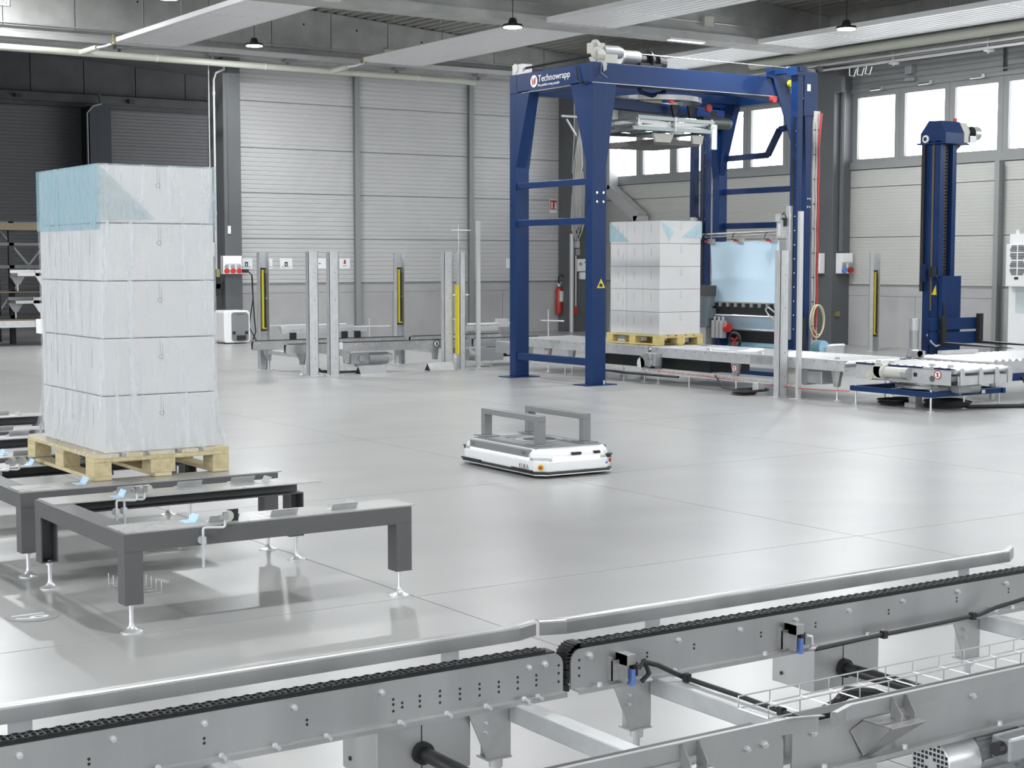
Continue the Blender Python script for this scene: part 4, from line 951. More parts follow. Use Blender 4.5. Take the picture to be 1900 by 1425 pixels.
MB().box(FX-0.03, FX+0.5, 16.5, 18.4, 0.0, 0.06).build('base_frame', M_blue, SD)
# carriage with clamps
b = MB(); b.cyl((FX-0.02,18.40,2.07),(FX-0.02,16.55,2.10),0.016,8); b.cyl((FX+0.02,18.40,2.03),(FX+0.02,16.55,2.06),0.012,8); b.build('carriage_rod', M_galv, SD, smooth=True)
for y in (18.20, 17.55, 16.86):
    b = MB(); b.cbox((FX-0.02,y,1.965),(0.05,0.11,0.07)); o = b.build('sheet_clamp', M_galv, SD)
    b = MB(); b.tube([(FX-0.03,y+0.05,1.98),(FX-0.05,y+0.16,1.99),(FX-0.04,y+0.14,2.07),(FX-0.02,y+0.08,2.09)],0.007,6); b.build('air_hose', M_black, o)
    MB().cbox((FX-0.05,y+0.07,1.965),(0.03,0.08,0.025)).build('red_fitting', M_redp, o)
for y in (18.48, 16.62):
    b = MB(); b.cbox((FX-0.08,y,2.12),(0.10,0.12,0.26)); b.cbox((FX-0.12,y+0.02,2.28),(0.06,0.10,0.10)); b.cyl((FX-0.13,y,2.02),(FX-0.13,y,2.2),0.03,10); b.build('carriage_block', M_tray, SD)
    b = MB(); b.cbox((FX-0.09,y-0.05,2.22),(0.05,0.06,0.12)); b.tube([(FX-0.1,y,2.3),(FX-0.12,y-0.08,2.36),(FX-0.1,y-0.12,2.25)],0.01,6); b.build('valve_block', M_dark, SD)
b = MB(); b.box(FX-0.06,FX+0.02,16.50,16.56,0.55,2.45); b.build('sensor_rail', M_alu, SD)
for k in range(6): MB().cbox((FX-0.07,16.62,0.62+0.09*k),(0.03,0.05,0.05)).build('valve', M_dark, SD)
b = MB(); b.tube([(FX-0.1,16.70,0.92),(FX-0.1,16.85,1.0),(FX-0.1,16.92,0.97),(FX-0.1,16.86,0.90),(FX-0.1,16.70,0.80)],0.012,6); b.build('bent_handle', M_alu, SD, smooth=True)
# air treatment unit and hand wheel
b = MB()
for k in range(3): b.box(FX-0.14,FX-0.06,17.80+0.09*k,17.87+0.09*k,0.52,0.78); b.cyl((FX-0.10,17.83+0.09*k,0.78),(FX-0.10,17.83+0.09*k,0.84),0.025,10)
b.build('air_unit', M_tray, SD, 0.004)
MB().cyl((FX-0.10,17.76,0.68),(FX-0.10,17.70,0.68),0.07,16).build('regulator', M_redp, SD, smooth=True)
b = MB(); c = Vector((FX-0.16,17.50,0.50)); b.tube([c+Vector((0,0.115*math.cos(a),0.115*math.sin(a))) for a in [2*PI*k/24 for k in range(24)]],0.022,8,True); o = b.build('hand_wheel', M_black, SD, smooth=True)
b = MB()
for k in range(3): b.bar(c, c+Vector((0,0.11*math.cos(k*2.1+0.4),0.11*math.sin(k*2.1+0.4))),0.02,0.03)
b.build('wheel_spoke', M_red, o)
# vertical motor at the rear mast
o = MB().cyl((FX-0.05,18.26,0.68),(FX-0.05,18.26,1.14),0.125,16).build('vertical_motor', M_mblue, SD, smooth=True)
MB().cbox((FX-0.03,18.30,1.22),(0.26,0.34,0.16)).build('motor_head', M_dgrey, o)
MB().cbox((FX-0.06,18.12,0.88),(0.10,0.08,0.16)).build('terminal_box', M_mblue, o, 0.01)
MB().box(FX-0.14, FX+0.06, 18.18, 18.40, 0.30, 0.68).build('motor_support', M_tray, o)
# ================================================================== second load in the machine
PX2, PY2, PZ2 = 13.97, 17.06, 0.495
M_woody = mat('yellow_pallet_wood', (0.55,0.44,0.17), 0.75, var=0.15, scale=6)
p2_ = pallet(PX2, PY2, PZ2, 'wooden pallet inside the blue wrapping machine', M_woody, M_woody)
L2X, L2Y, L2Z, L2W, L2D, L2H = 14.0, 17.09, PZ2+0.1445, 0.74, 1.12, 0.318
load(L2X, L2Y, L2Z, L2W, L2D, L2H, 'stack inside the blue machine', 'cartons of the stack inside the machine')
wrap(L2X, L2Y, L2Z-0.03, L2W, L2D, L2H*5+0.035, (0.035,0.03,0.025,0.03), 'stretch_wrap', 'clear stretch film around the carton stack inside the machine', M_filmc, 5)
zt = L2Z+L2H*5+0.006; e = 0.012; zb = zt-0.29; b = MB()
b._add([(L2X-e,L2Y-e,zt),(L2X+L2W+e,L2Y-e,zt),(L2X+L2W+e,L2Y+L2D+e,zt),(L2X-e,L2Y+L2D+e,zt)], [(0,1,2,3)])
b._add([(L2X-e,L2Y+L2D+e,zt),(L2X-e,L2Y+L2D*0.6,zb),(L2X-e,L2Y+L2D+e,zb)], [(0,1,2)])
b._add([(L2X-e,L2Y-e-0.001,zt),(L2X+L2W*0.33,L2Y-e-0.001,zb+0.15),(L2X+L2W*0.22,L2Y-e-0.001,zb)], [(0,1,2)])
b._add([(L2X+L2W+e,L2Y-e-0.001,zt),(L2X+L2W+e,L2Y-e-0.001,zb+0.05),(L2X+L2W*0.5,L2Y-e-0.001,zb+0.05)], [(0,1,2)])
tag(b.build('top_sheet', M_filmb), 'blue top sheet on the carton stack inside the machine', 'film')

# ================================================================== ROLLER CONVEYORS
def vleg(par, x, y, ztop, s=-1, sign=False):
    """tapered leg bracket facing -X with a thin levelling foot"""
    b = MB(); b.prism([(y-0.075,ztop),(y+0.075,ztop),(y+0.035,0.17),(y-0.035,0.17)], 'x', x, x+0.05)
    l = b.build('leg', M_galv, par, 0.003)
    f = MB(); f.lathe([(0.055,0),(0.055,0.005),(0.018,0.012),(0.010,0.03),(0.010,0.18)], (x+0.03,y,0), 12); f.build('foot', M_alu, l, smooth=True)
    if sign: nosign(l, x-0.003, y, ztop-0.07)
    return l
def nosign(par, x, y, z, r=0.045):
    n = 20; b = MB(); b._add([(x,y+r*math.cos(2*PI*i/n),z+r*math.sin(2*PI*i/n)) for i in range(n)],[tuple(range(n))]); s_ = b.build('warning_sign', M_white, par)
    b = MB(); v = []
    for q in (r, r*0.8): v += [(x-0.001,y+q*math.cos(2*PI*i/n),z+q*math.sin(2*PI*i/n)) for i in range(n)]
    b._add(v,[(i,(i+1)%n,n+(i+1)%n,n+i) for i in range(n)]); b.bar((x-0.001,y+r*0.6,z+r*0.6),(x-0.001,y-r*0.6,z-r*0.6),0.002,r*0.18,(1,0,0)); b.build('red_ring', M_red, s_)
    b = MB(); b.prism([(y-r*0.1,z-r*0.5),(y+r*0.25,z-r*0.5),(y+r*0.1,z+r*0.1),(y+r*0.2,z+r*0.45),(y-r*0.2,z+r*0.4)],'x',x-0.0012,x-0.0008); b.build('sign_figure', M_black, s_)
ROLL = None
def roller_conv(label, x0, x1, y0, y1, zt, legs, gears=(), pitch=0.12, signs=()):
    global ROLL
    t = thing('roller_conveyor', label, 'conveyor', ((x0+x1)/2,(y0+y1)/2,0))
    for x, s in ((x0,1),(x1,-1)):
        b = MB(); xa, xb = sorted((x, x+s*0.006)); b.box(xa, xb, y0, y1, zt-0.135, zt-0.008)
        xa, xb = sorted((x-s*0.002, x+s*0.075)); b.box(xa, xb, y0, y1, zt-0.012, zt-0.004); b.box(xa, xb, y0, y1, zt-0.135, zt-0.129)
        r = b.build('side_frame', M_zinc, t)
        b = MB()
        for k in range(int((y1-y0)/0.2)): b.cyl((x-s*0.006, y0+0.1+0.2*k, zt-0.03),(x, y0+0.1+0.2*k, zt-0.03),0.012,6)
        stuff(b.build('frame_bolts', M_mgrey, r))
    n = int((y1-y0-0.06)/pitch)
    for k in range(n):
        y = y0+0.06+pitch*k
        if ROLL is None:
            b = MB(); b.cyl((x0+0.03,y,zt-0.046),(x1-0.03,y,zt-0.046),0.045,14); ROLL = b.build('roller', M_alu, t, smooth=True); ROLL['w'] = x1-x0
            RO = Vector(((x0+x1)/2,y,zt)); ROLL['ox'] = y
            BASE = (t.location.copy(), y)
            roller_conv.base = BASE
        else:
            bl, by = roller_conv.base
            c = copy_mesh(ROLL, t, (0, (y-t.location.y)-(by-bl.y), zt-0.495))
            c.scale = ((x1-x0)/ROLL['w'], 1, 1)
    for y in legs:
        vleg(t, x0+0.02, y, zt-0.135, sign=(y in signs)); vleg(t, x1-0.07, y, zt-0.135)
    return t
ZR = 0.495
C1 = roller_conv('roller conveyor running through the blue wrapping machine', 13.74, 14.80, 17.02, 20.35, ZR, (19.46,18.86,18.40,17.15), signs=(19.46,18.40))
C2 = roller_conv('long roller conveyor in front of the blue machine, leading to the turntable', 13.74, 14.80, 13.32, 16.95, ZR, (16.85,15.27,13.48), signs=(15.27,))
for t, y in ((C1,20.2),(C2,16.75)):
    b = MB(); b.box(13.62,13.74,y-0.03,y+0.45 if t is C1 else y+0.20,0.24,0.42); b.cyl((13.60,y+0.08,0.36),(13.62,y+0.08,0.36),0.05,14); b.cyl((13.60,y+0.08,0.28),(13.62,y+0.08,0.28),0.06,14); b.build('gear_unit', M_mgrey, t, 0.008)
b = MB(); b.cyl((13.8,17.2,0.25),(14.15,17.2,0.25),0.09,16); b.build('blue_motor', mat('bright_blue_motor',(0.02,0.14,0.42),0.35), C1, smooth=True)
MB().cyl((13.76,17.2,0.25),(13.8,17.2,0.25),0.085,16).build('motor_cap', M_white, C1, smooth=True)
MB().box(13.9,14.6,15.9,18.2,0.19,0.34).build('drip_tray', M_dark, C1)
MB().cyl((13.85,14.1,0.25),(14.05,14.1,0.25),0.10,16).build('drive_motor', M_mgrey, C2, smooth=True)
MB().box(13.80,14.1,13.75,14.0,0.18,0.34).build('gear_unit', M_mgrey, C2, 0.01)
MB().box(13.80,14.0,14.2,14.36,0.15,0.36).build('motor_cover', M_beige, C2, 0.01)
b = MB()
for y in (15.9, 14.9, 13.55): b.prism([(y-0.05,ZR-0.01),(y+0.05,ZR-0.01),(y+0.03,ZR+0.025),(y-0.03,ZR+0.025)],'x',13.86,13.88)
b.build('roller_guard', M_zinc, C2)
MB().box(13.733,13.738,14.55,14.95,ZR-0.11,ZR-0.02).build('frame_plate', M_galv, C2)

# turntable conveyor
TT = thing('turntable_conveyor', 'roller turntable conveyor with blue base frame, front right', 'conveyor', (14.25, 12.35, 0))
MB().box(13.74, 13.75, 11.72, 13.13, 0.295, 0.468).build('side_plate', M_zinc, TT, 0.002)
MB().box(14.69, 14.70, 11.72, 13.13, 0.295, 0.468).build('side_plate', M_zinc, TT, 0.002)
MB().box(13.73, 13.78, 11.72, 13.13, 0.468, 0.486).build('edge_strip', M_blued, TT)
b = MB()
for y in (11.95,12.65): b.box(13.728,13.732,y,y+0.16,0.47,0.486)
b.build('strip_joint', M_zinc, TT)
bl, by = roller_conv.base
for k in range(11):
    y = 11.80+0.125*k; c = copy_mesh(ROLL, TT, (0,(y-TT.location.y)-(by-bl.y),0.0)); c.scale = (0.90,1,1)
MB().box(13.78,14.66,11.74,13.1,0.34,0.40).build('roller_bed', M_mgrey, TT)
b = MB(); b.cyl((13.78,11.70,0.455),(14.66,11.70,0.455),0.03,12); b.build('end_roller', M_alu, TT, smooth=True)
for x in (13.84,14.15,14.42,14.64): MB().prism([(x-0.02,0.30),(x+0.04,0.30),(x+0.05,0.40),(x+0.02,0.49),(x-0.02,0.49)],'y',11.64,11.655).build('roller_bracket', M_zinc, TT, 0.003)
MB().box(13.80,14.66,11.66,11.67,0.30,0.40).build('end_plate', M_zinc, TT)
for y in (12.95,12.15,11.88,12.75):
    MB().prism([(y-0.06,0.47),(y+0.06,0.47),(y+0.035,0.515),(y-0.035,0.515)],'x',13.92,13.94).build('roller_guard', M_zinc, TT, 0.003)
b = MB(); b.cyl((13.70,12.62,0.40),(13.70,12.30,0.40),0.065,16); b.cyl((13.70,12.62,0.40),(13.70,12.66,0.40),0.085,16); m_ = b.build('drive_motor', M_beige, TT, smooth=True)
MB().cyl((13.70,12.28,0.40),(13.70,12.36,0.40),0.070,16).build('fan_cowl', M_mgrey, m_, smooth=True)
b = MB(); b.box(13.66,13.74,12.64,12.80,0.32,0.46); b.cyl((13.65,12.84,0.36),(13.735,12.84,0.36),0.062,18); b.cyl((13.64,12.84,0.36),(13.65,12.84,0.36),0.025,14); b.cyl((13.66,12.70,0.42),(13.735,12.70,0.42),0.09,18); b.build('gear_unit', M_beige, TT, smooth=True)
MB().box(13.736,13.741,12.20,12.25,0.37,0.415).build('slot', M_black, TT)
MB().cyl((13.736,11.98,0.36),(13.741,11.98,0.36),0.035,18).build('hole', M_mgreen, TT)
nosign(TT, 13.735, 11.90, 0.41, 0.052)
b = MB(); lw = 0.065
b.box(13.66,13.66+0.05,11.90,13.15,0.155,0.215); b.box(14.85,14.90,11.90,13.15,0.155,0.215); b.box(13.71,14.85,13.08,13.13,0.155,0.215); b.box(13.71,14.85,11.92,11.97,0.155,0.215)
b.box(13.71,14.85,12.5,12.55,0.16,0.215); b.bar((13.71,11.95,0.19),(14.85,13.1,0.19),0.05,0.05)
o = b.build('base_frame', M_blue, TT, 0.003)
for x, y in ((13.69,13.08),(13.69,11.95),(14.87,11.97),(14.87,13.08),(14.3,12.0),(14.2,13.1)):
    f = MB(); f.lathe([(0.045,0),(0.045,0.005),(0.012,0.012),(0.012,0.24)], (x,y,0), 12); f.build('foot', M_alu, TT, smooth=True)
b = MB(); b.lathe([(0.40,0.215),(0.40,0.25),(0.30,0.25),(0.30,0.30)], (14.25,12.45,0), 32); b.build('slewing_ring', M_galvd, TT, smooth=True)
b = MB(); b.cyl((13.82,12.0,0.24),(13.98,12.0,0.24),0.05,14); b.cyl((14.05,11.95,0.25),(14.35,11.85,0.26),0.075,14); b.box(14.0,14.2,11.82,12.05,0.20,0.28); b.build('turn_drive', M_mgrey, TT, smooth=True)
MB().box(14.5,14.56,11.913,11.918,0.165,0.205).build('sticker', M_paper, TT); MB().box(14.12,14.15,11.915,11.918,0.17,0.20).build('sticker', M_paper, TT)
# discharge conveyor right of the turntable
DC = thing('roller_conveyor', 'roller conveyor at the right edge behind the turntable, below the forks', 'conveyor', (16.7, 13.2, 0))
for y, s in ((12.35,1),(13.55,-1)):
    ya, yb_ = sorted((y,y+s*0.006)); MB().box(15.15,18.6,ya,yb_,0.34,0.47).build('side_frame', M_zinc, DC)
MB().box(15.0,15.15,12.45,13.45,0.32,0.45).build('end_box', M_tray, DC)
for k in range(26):
    x = 15.3+0.125*k
    if k == 0: b = MB(); b.cyl((x,12.37,0.455),(x,13.53,0.455),0.045,12); R2 = b.build('roller', M_alu, DC, smooth=True)
    else: copy_mesh(R2, DC, (0.125*k,0,0))
MB().box(15.55,16.25,13.42,13.48,0.50,0.545).build('guide_angle', M_zinc, DC)
MB().box(15.0,18.6,12.30,12.35,0.24,0.33).build('blue_beam', M_blue, DC)
for x in (15.3,16.6,18.3):
    for y in (12.42,13.46):
        b = MB(); b.box(x-0.03,x+0.03,y-0.02,y+0.02,0.02,0.34); b.box(x-0.06,x+0.06,y-0.05,y+0.05,0,0.01); b.build('leg', M_galv, DC)
b = MB(); b.cyl((15.25,13.5,0.52),(15.25,13.6,0.52),0.05,10); b.box(15.2,15.35,13.5,13.62,0.47,0.55); b.build('gear_unit', M_mgrey, DC)

# ================================================================== BACK CHAIN CONVEYORS
def back_conv(label, segs_far, segs_near, legx, mot):
    xs_ = [q for s in segs_far+segs_near for q in s]
    t = thing('chain_conveyor', label, 'conveyor', (sum(xs_)/len(xs_), 21.5, 0))
    for (x0, x1), y in [(s,22.1) for s in segs_far]+[(s,20.95) for s in segs_near]:
        b = MB(); b.prism(plate(x0,x1,0.325,0.448,True,True),'y',y,y+0.008); b.prism(plate(x0,x1,0.325,0.448,True,True),'y',y+0.06,y+0.068); b.box(x0+0.02,x1-0.02,y-0.025,y+0.07,0.318,0.326)
        b.box(x0+0.03,x1-0.03,y+0.008,y+0.06,0.36,0.43)
        r = b.build('side_rail', M_galv, t)
        bb = MB()
        for k in range(int((x1-x0)/0.35)): bb.cyl((x0+0.1+0.35*k,y-0.01,0.42),(x0+0.1+0.35*k,y,0.42),0.012,6)
        stuff(bb.build('rail_bolts', M_alu, r))
        c = MB(); c.box(x0+0.05,x1-0.05,y+0.01,y+0.058,0.452,0.462)
        for a in (0.2,0.9):
            c.cbox((x0+0.008,y+0.034,0.43-0.04*a),(0.016,0.048,0.05))
        c.build('chain', M_dark, t)
    for x in legx:
        for y in (20.95,22.1):
            b = MB(); b.prism([(x-0.10,0.32),(x+0.07,0.32),(x+0.04,0.15),(x-0.02,0.15)],'y',y+0.01,y+0.016); b.box(x-0.02,x+0.05,y+0.016,y+0.075,0.15,0.32); l = b.build('leg', M_galv, t)
            f = MB(); f.lathe([(0.05,0),(0.05,0.005),(0.012,0.015),(0.010,0.16)], (x+0.015,y+0.045,0), 12); f.build('foot', M_alu, l, smooth=True)
        MB().box(x-0.02,x+0.05,21.02,22.1,0.25,0.31).build('cross_tube', M_zinc, t)
    return t
BC1 = back_conv('chain conveyor at the back between the steel posts, left of the blue machine', [(10.16,12.86)], [(10.15,13.35)], (10.42,11.15,12.70), None)
b = MB(); b.box(11.25,11.62,21.0,21.2,0.12,0.29); b.cyl((11.42,20.97,0.20),(11.42,21.0,0.20),0.05,16); b.cyl((11.35,21.05,0.14),(11.8,21.05,0.14),0.06,14); b.build('gearbox', M_mgrey, BC1, 0.006)
b = MB(); b.cyl((11.55,21.05,0.20),(11.88,21.05,0.20),0.10,18); m_ = b.build('drive_motor', M_mgrey, BC1, smooth=True); MB().cyl((11.88,21.05,0.20),(11.96,21.05,0.20),0.10,18,0.075).build('fan_cowl', M_alu, m_, smooth=True)
b = MB(); b.box(10.72,12.22,22.26,22.29,0.545,0.625); b.box(10.72,12.0,22.29,22.35,0.60,0.66); o = b.build('guide_rail', M_alu, BC1)
b = MB()
for x in (10.85,11.75,11.98): b.box(x,x+0.09,22.2,22.26,0.45,0.56)
b.build('guide_bracket', M_dark, o)
n = 20; x, z = 12.72, 0.392; b = MB(); b._add([(x+0.055*math.cos(2*PI*i/n),20.948,z+0.055*math.sin(2*PI*i/n)) for i in range(n)],[tuple(range(n))]); s_ = b.build('warning_sign', M_white, BC1)
b = MB(); v = []
for q in (0.055,0.044): v += [(x+q*math.cos(2*PI*i/n),20.947,z+q*math.sin(2*PI*i/n)) for i in range(n)]
b._add(v,[(i,(i+1)%n,n+(i+1)%n,n+i) for i in range(n)]); b.bar((x-0.035,20.947,z+0.035),(x+0.035,20.947,z-0.035),0.002,0.008,(0,1,0)); b.prism([(x-0.01,z-0.03),(x+0.015,z-0.03),(x+0.02,z+0.025),(x-0.005,z+0.02)],'y',20.9462,20.947); b.build('sign_symbol', M_dark, s_)
MB().box(10.98,11.06,20.90,20.94,0.36,0.46).build('sensor', M_white, BC1)
b = MB(); b.tube([(10.52,20.9,0.30),(10.48,20.88,0.16),(10.58,20.86,0.06),(10.75,20.84,0.035),(10.95,20.80,0.03),(11.25,20.78,0.03)],0.018,6); b.tube([(10.60,20.9,0.26),(10.58,20.88,0.14),(10.68,20.86,0.05),(10.9,20.85,0.035)],0.018,6); b.build('cable', M_black, BC1, smooth=True)
BC2 = back_conv('short chain transfer conveyor beside the left column of the blue machine', [(12.93,14.7)], [(13.4,14.7)], (13.75,14.5), None)
b = MB(); b.box(13.4,13.95,20.92,21.2,0.10,0.30); b.cyl((13.3,21.0,0.2),(13.5,21.0,0.2),0.09,14); b.build('drive_unit', M_mgrey, BC2, 0.01)
MB().box(14.0,14.6,21.1,21.6,0.14,0.30).build('drip_tray', M_dark, BC2)
b = MB(); b.box(13.9,14.75,22.28,22.33,0.50,0.58); b.cyl((14.2,22.4,0.60),(15.1,22.4,0.60),0.03,10); b.cbox((14.9,22.4,0.62),(0.2,0.12,0.14)); b.cbox((14.05,22.4,0.66),(0.14,0.1,0.14)); b.build('guide_unit', M_tray, BC2)
b = MB(); b.cyl((15.3,21.6,0.0),(15.3,21.6,0.86),0.012,8); b.cyl((15.15,21.6,0.68),(15.62,21.6,0.66),0.012,8); b.box(15.2,15.4,21.5,21.7,0,0.01)
tag(b.build('sensor_stand', M_alu), 'thin white cross shaped sensor stand behind the blue machine', 'stand')
b = MB(); b.cyl((13.55,21.9,0.46),(13.55,21.9,0.86),0.012,8); b.cyl((13.4,21.9,0.72),(13.75,21.9,0.72),0.010,8); b.box(13.45,13.65,21.85,21.95,0.40,0.46); b.build('sensor_rod', M_alu, BC2)
b = MB(); b.cyl((10.9,23.5,0.62),(12.5,23.5,0.62),0.01,6); b.cyl((11.9,23.5,0),(11.9,23.5,0.62),0.012,6); b.cyl((11.9,23.6,0.57),(13.4,23.6,0.56),0.01,6); b.cyl((13.0,23.6,0),(13.0,23.6,0.7),0.012,6); b.box(11.8,12.0,23.4,23.6,0,0.008); b.box(12.9,13.1,23.5,23.7,0,0.008)
tag(b.build('barrier_rod', M_alu), 'thin white horizontal rods on stands beyond the back conveyor', 'rod')

# steel channel posts with light curtains
def post(x, y, label, open_='-x', curtain=None, h=1.80, w=0.13, d=0.10, strip=False):
    t = thing('steel_post', label, 'post', (x, y, 0), 'steel sensor posts')
    b = MB()
    if open_ == 'f': b.box(x-w/2,x+w/2,y+d-0.006,y+d,0.008,h); b.box(x-w/2,x-w/2+0.006,y,y+d,0.008,h); b.box(x+w/2-0.006,x+w/2,y,y+d,0.008,h)
    else: b.box(x-w/2,x+w/2,y,y+0.006,0.008,h); b.box(x-w/2,x-w/2+0.006,y,y+d,0.008,h); b.box(x+w/2-0.006,x+w/2,y,y+d,0.008,h)
    b.build('channel', M_zinc, t)
    MB().box(x-w/2-0.06,x+w/2+0.06,y-0.03,y+d+0.03,0,0.008).build('base_plate', M_alu, t)
    b = MB()
    for z in (0.25,0.55,1.1,1.5): b.cyl((x+0.02,y-0.003,z),(x+0.02,y,z),0.012,8)
    b.build('bolt', M_mgrey, t)
    if strip:
        MB().box(x-w/2-0.03,x-w/2-0.001,y+0.01,y+d-0.005,curtain[0],curtain[1]).build('light_curtain', M_yel, t); curtain = None
    if curtain:
        z0, z1 = curtain; c = MB().box(x-0.035,x+0.03,y+0.01 if open_ == 'f' else y-0.04,y+0.055 if open_ == 'f' else y-0.004,z0,z1).build('light_curtain', M_yel, t)
        yy = y+0.009 if open_ == 'f' else y-0.041
        MB().box(x-0.008,x+0.030,yy-0.001,yy+0.001,z0+0.03,z1-0.02).build('black_window', M_black, c); MB().box(x-0.036,x+0.031,yy-0.002,yy+0.046,z1-0.015,z1+0.015).build('end_cap', M_black, c); MB().box(x-0.036,x+0.031,yy-0.002,yy+0.046,z0-0.02,z0+0.01).build('end_cap', M_black, c)
    return t
post(10.42, 22.22, 'steel post with yellow light curtain at the left end of the back conveyor', 'f', (0.62,1.55), w=0.16)
post(10.44, 20.62, 'left of two plain steel posts before the left end of the back conveyor', '-x', None, w=0.15)
post(10.74, 20.55, 'right of two plain steel posts before the left end of the back conveyor', '-x', None, w=0.15)
post(12.83, 22.24, 'steel post with yellow light curtain behind the middle of the back conveyor', 'f', (0.66,1.55), w=0.15)
post(12.80, 20.72, 'plain steel post left of the thin white stand, near the blue machine', '-x', None, w=0.15)
post(12.98, 20.60, 'steel post with yellow strip down its front, next to the thin white stand', '-x', (0.24,1.30), w=0.10, strip=True)
post(13.60, 14.20, 'tall steel post standing before the roller conveyor, beside the film sheet', '-x', None, w=0.14)
post(21.9, 20.45, 'steel post with yellow light curtain by the right wall, left of the lift mast', 'f', (0.30,1.48), w=0.17)
for x, y, h, l in ((13.36,20.75,2.29,'thin white stand right of the steel posts, left of the blue machine'),(13.62,13.96,2.27,'thin white stand in front of the roller conveyor, right of a steel post')):
    b = MB(); b.box(x-0.03,x+0.03,y-0.02,y+0.02,0.006,h); o = tag(b.build('sensor_stand', M_tray), l, 'stand'); MB().box(x-0.1,x+0.1,y-0.06,y+0.06,0,0.006).build('base_plate', M_tray, o)
b = MB(); b.cyl((14.6,21.9+1.4,0.9),(14.6,23.3,1.62),0.014,6); b.cyl((14.45,23.3,1.08),(14.8,23.3,1.08),0.012,6); b.cyl((14.45,23.3,2.20),(14.85,23.3,2.20),0.006,6); b.cyl((14.6,23.3,0),(14.6,23.3,2.3),0.004,5); b.cbox((14.62,23.3,1.66),(0.03,0.03,0.08)); b.box(14.5,14.7,23.2,23.4,0,0.006)
tag(b.build('sensor_stand', M_white), 'cross shaped white rod standing before the back wall, left of the blue column', 'stand')
# reflector wedges on the floor
for x, l in ((11.42,'silver wedge on the floor under the gear motor of the back conveyor'),(12.62,'silver wedge on the floor right of the gear motor, under the back conveyor')):
    o = tag(MB().prism([(20.6,0.0),(20.78,0.0),(20.69,0.12)],'x',x-0.22,x+0.22).build('floor_wedge', M_alu), l, 'wedge')
    MB().prism([(20.612,0.003),(20.768,0.003),(20.69,0.112)],'x',x-0.223,x-0.2195).build('wedge_end', M_black, o)
# cables on the floor
def coil(x, y, r, label, n=5):
    b = MB()
    for k in range(n):
        q = r*(0.75+0.25*random.random()); cx_, cy_ = x+random.uniform(-.03,.03), y+random.uniform(-.03,.03)
        b.tube([(cx_+q*math.cos(a),cy_+q*0.8*math.sin(a),0.014+0.012*k+0.004*math.sin(3*a)) for a in [2*PI*i/20 for i in range(20)]],0.011,6,True)
    return tag(b.build('cable_coil', M_black, smooth=True), label, 'cable')
coil(13.55,14.75,0.26,'black cable coil on the floor left of the tall steel post')
coil(14.05,12.75,0.26,'black cable coil on the floor under the left of the turntable')
coil(14.25,12.20,0.30,'black cable coil on the floor under the middle of the turntable',6)
for x, y, l in ((13.58,14.62,'small grey junction box at the cable coil by the tall steel post'),(14.0,12.45,'small grey junction box between the two coils under the turntable')):
    b = MB(); b.box(x-0.06,x+0.06,y-0.05,y+0.05,0.045,0.16); o = tag(b.build('junction_box', M_tray, None, 0.006), l, 'junction box'); MB().box(x-0.09,x+0.09,y-0.08,y+0.08,0,0.045).build('base_plate', M_zinc, o)
b = MB()
for k in range(3): b.tube([(14.3,12.0-0.03*k,0.02),(14.9,11.7-0.04*k,0.025),(15.35,11.75-0.03*k,0.03),(15.6,12.1,0.12),(15.7,12.3,0.28)],0.02,6)
tag(b.build('cable_bundle', M_black, smooth=True), 'thick black cable bundle on the floor right of the turntable', 'cable')
b = MB(); b.tube([(13.62,17.0,0.19),(13.62,15.8,0.17),(13.62,14.6,0.14),(13.60,13.9,0.13),(13.6,13.1,0.15)],0.006,6); tag(b.build('red_cable', M_red, smooth=True), 'red cable running low along the front of the roller conveyor', 'cable')
b = MB(); b.tube([(13.55,15.4,0.2),(13.5,15.2,0.06),(13.5,14.9,0.04)],0.012,6); b.tube([(13.60,18.2,0.15),(13.6,17.4,0.12),(13.6,16.2,0.13)],0.02,6); tag(b.build('black_cable', M_black, smooth=True), 'black cable drooping below the roller conveyor in the machine', 'cable')
b = MB()
for z in (0.15,0.20):
    for dx in (0,0.12): b.cyl((13.56+dx,14.4,z),(13.56+dx,19.2,z),0.004,5)
for k in range(48):
    y = 14.4+0.1*k; b.tube([(13.56,y,0.20),(13.56,y,0.15),(13.68,y,0.15),(13.68,y,0.20)],0.003,4)
for y in (14.6,16.0,17.4,18.8): b.cyl((13.62,y,0),(13.62,y,0.15),0.008,6)
o = tag(b.build('wire_tray', M_tray), 'long wire cable tray low along the front of the roller conveyors', 'cable tray'); stuff(o)

# ================================================================== LIFT MAST AND CABINET
LM = thing('fork_lift_mast', 'tall blue lift mast with forks by the right wall', 'lift', (19.2, 16.65, 0))
b = MB(); b.box(19.00,19.012,16.5,16.60,0,3.5); b.box(19.012,19.025,16.60,16.66,0,3.5); b.box(19.00,19.012,16.66,16.80,0,3.5); b.box(19.00,19.10,16.495,16.51,0,3.5); b.box(19.09,19.10,16.51,16.58,0,3.5); b.box(19.10,19.28,16.58,16.60,0,3.5); b.box(19.28,19.37,16.495,16.80,0,3.5); b.box(19.012,19.37,16.79,16.80,0,3.5)
b.build('mast', M_blue, LM, 0.003)
MB().box(18.997,19.01,16.61,16.65,0.9,3.48).build('guide_strip', M_bronze, LM)
MB().box(18.95,18.99,16.76,16.82,1.2,3.45).build('black_hose', M_black, LM)
c = MB().box(19.13,19.26,16.572,16.58,1.45,3.5).build('lift_chain', M_bronze, LM)
b = MB()
for k in range(40):
    z = 1.48+0.05*k
    for x in (19.155,19.225): b.cbox((x+(0.016 if k%2 else 0),16.564,z),(0.040,0.016,0.026))
stuff(b.build('chain_link', M_dark, c))
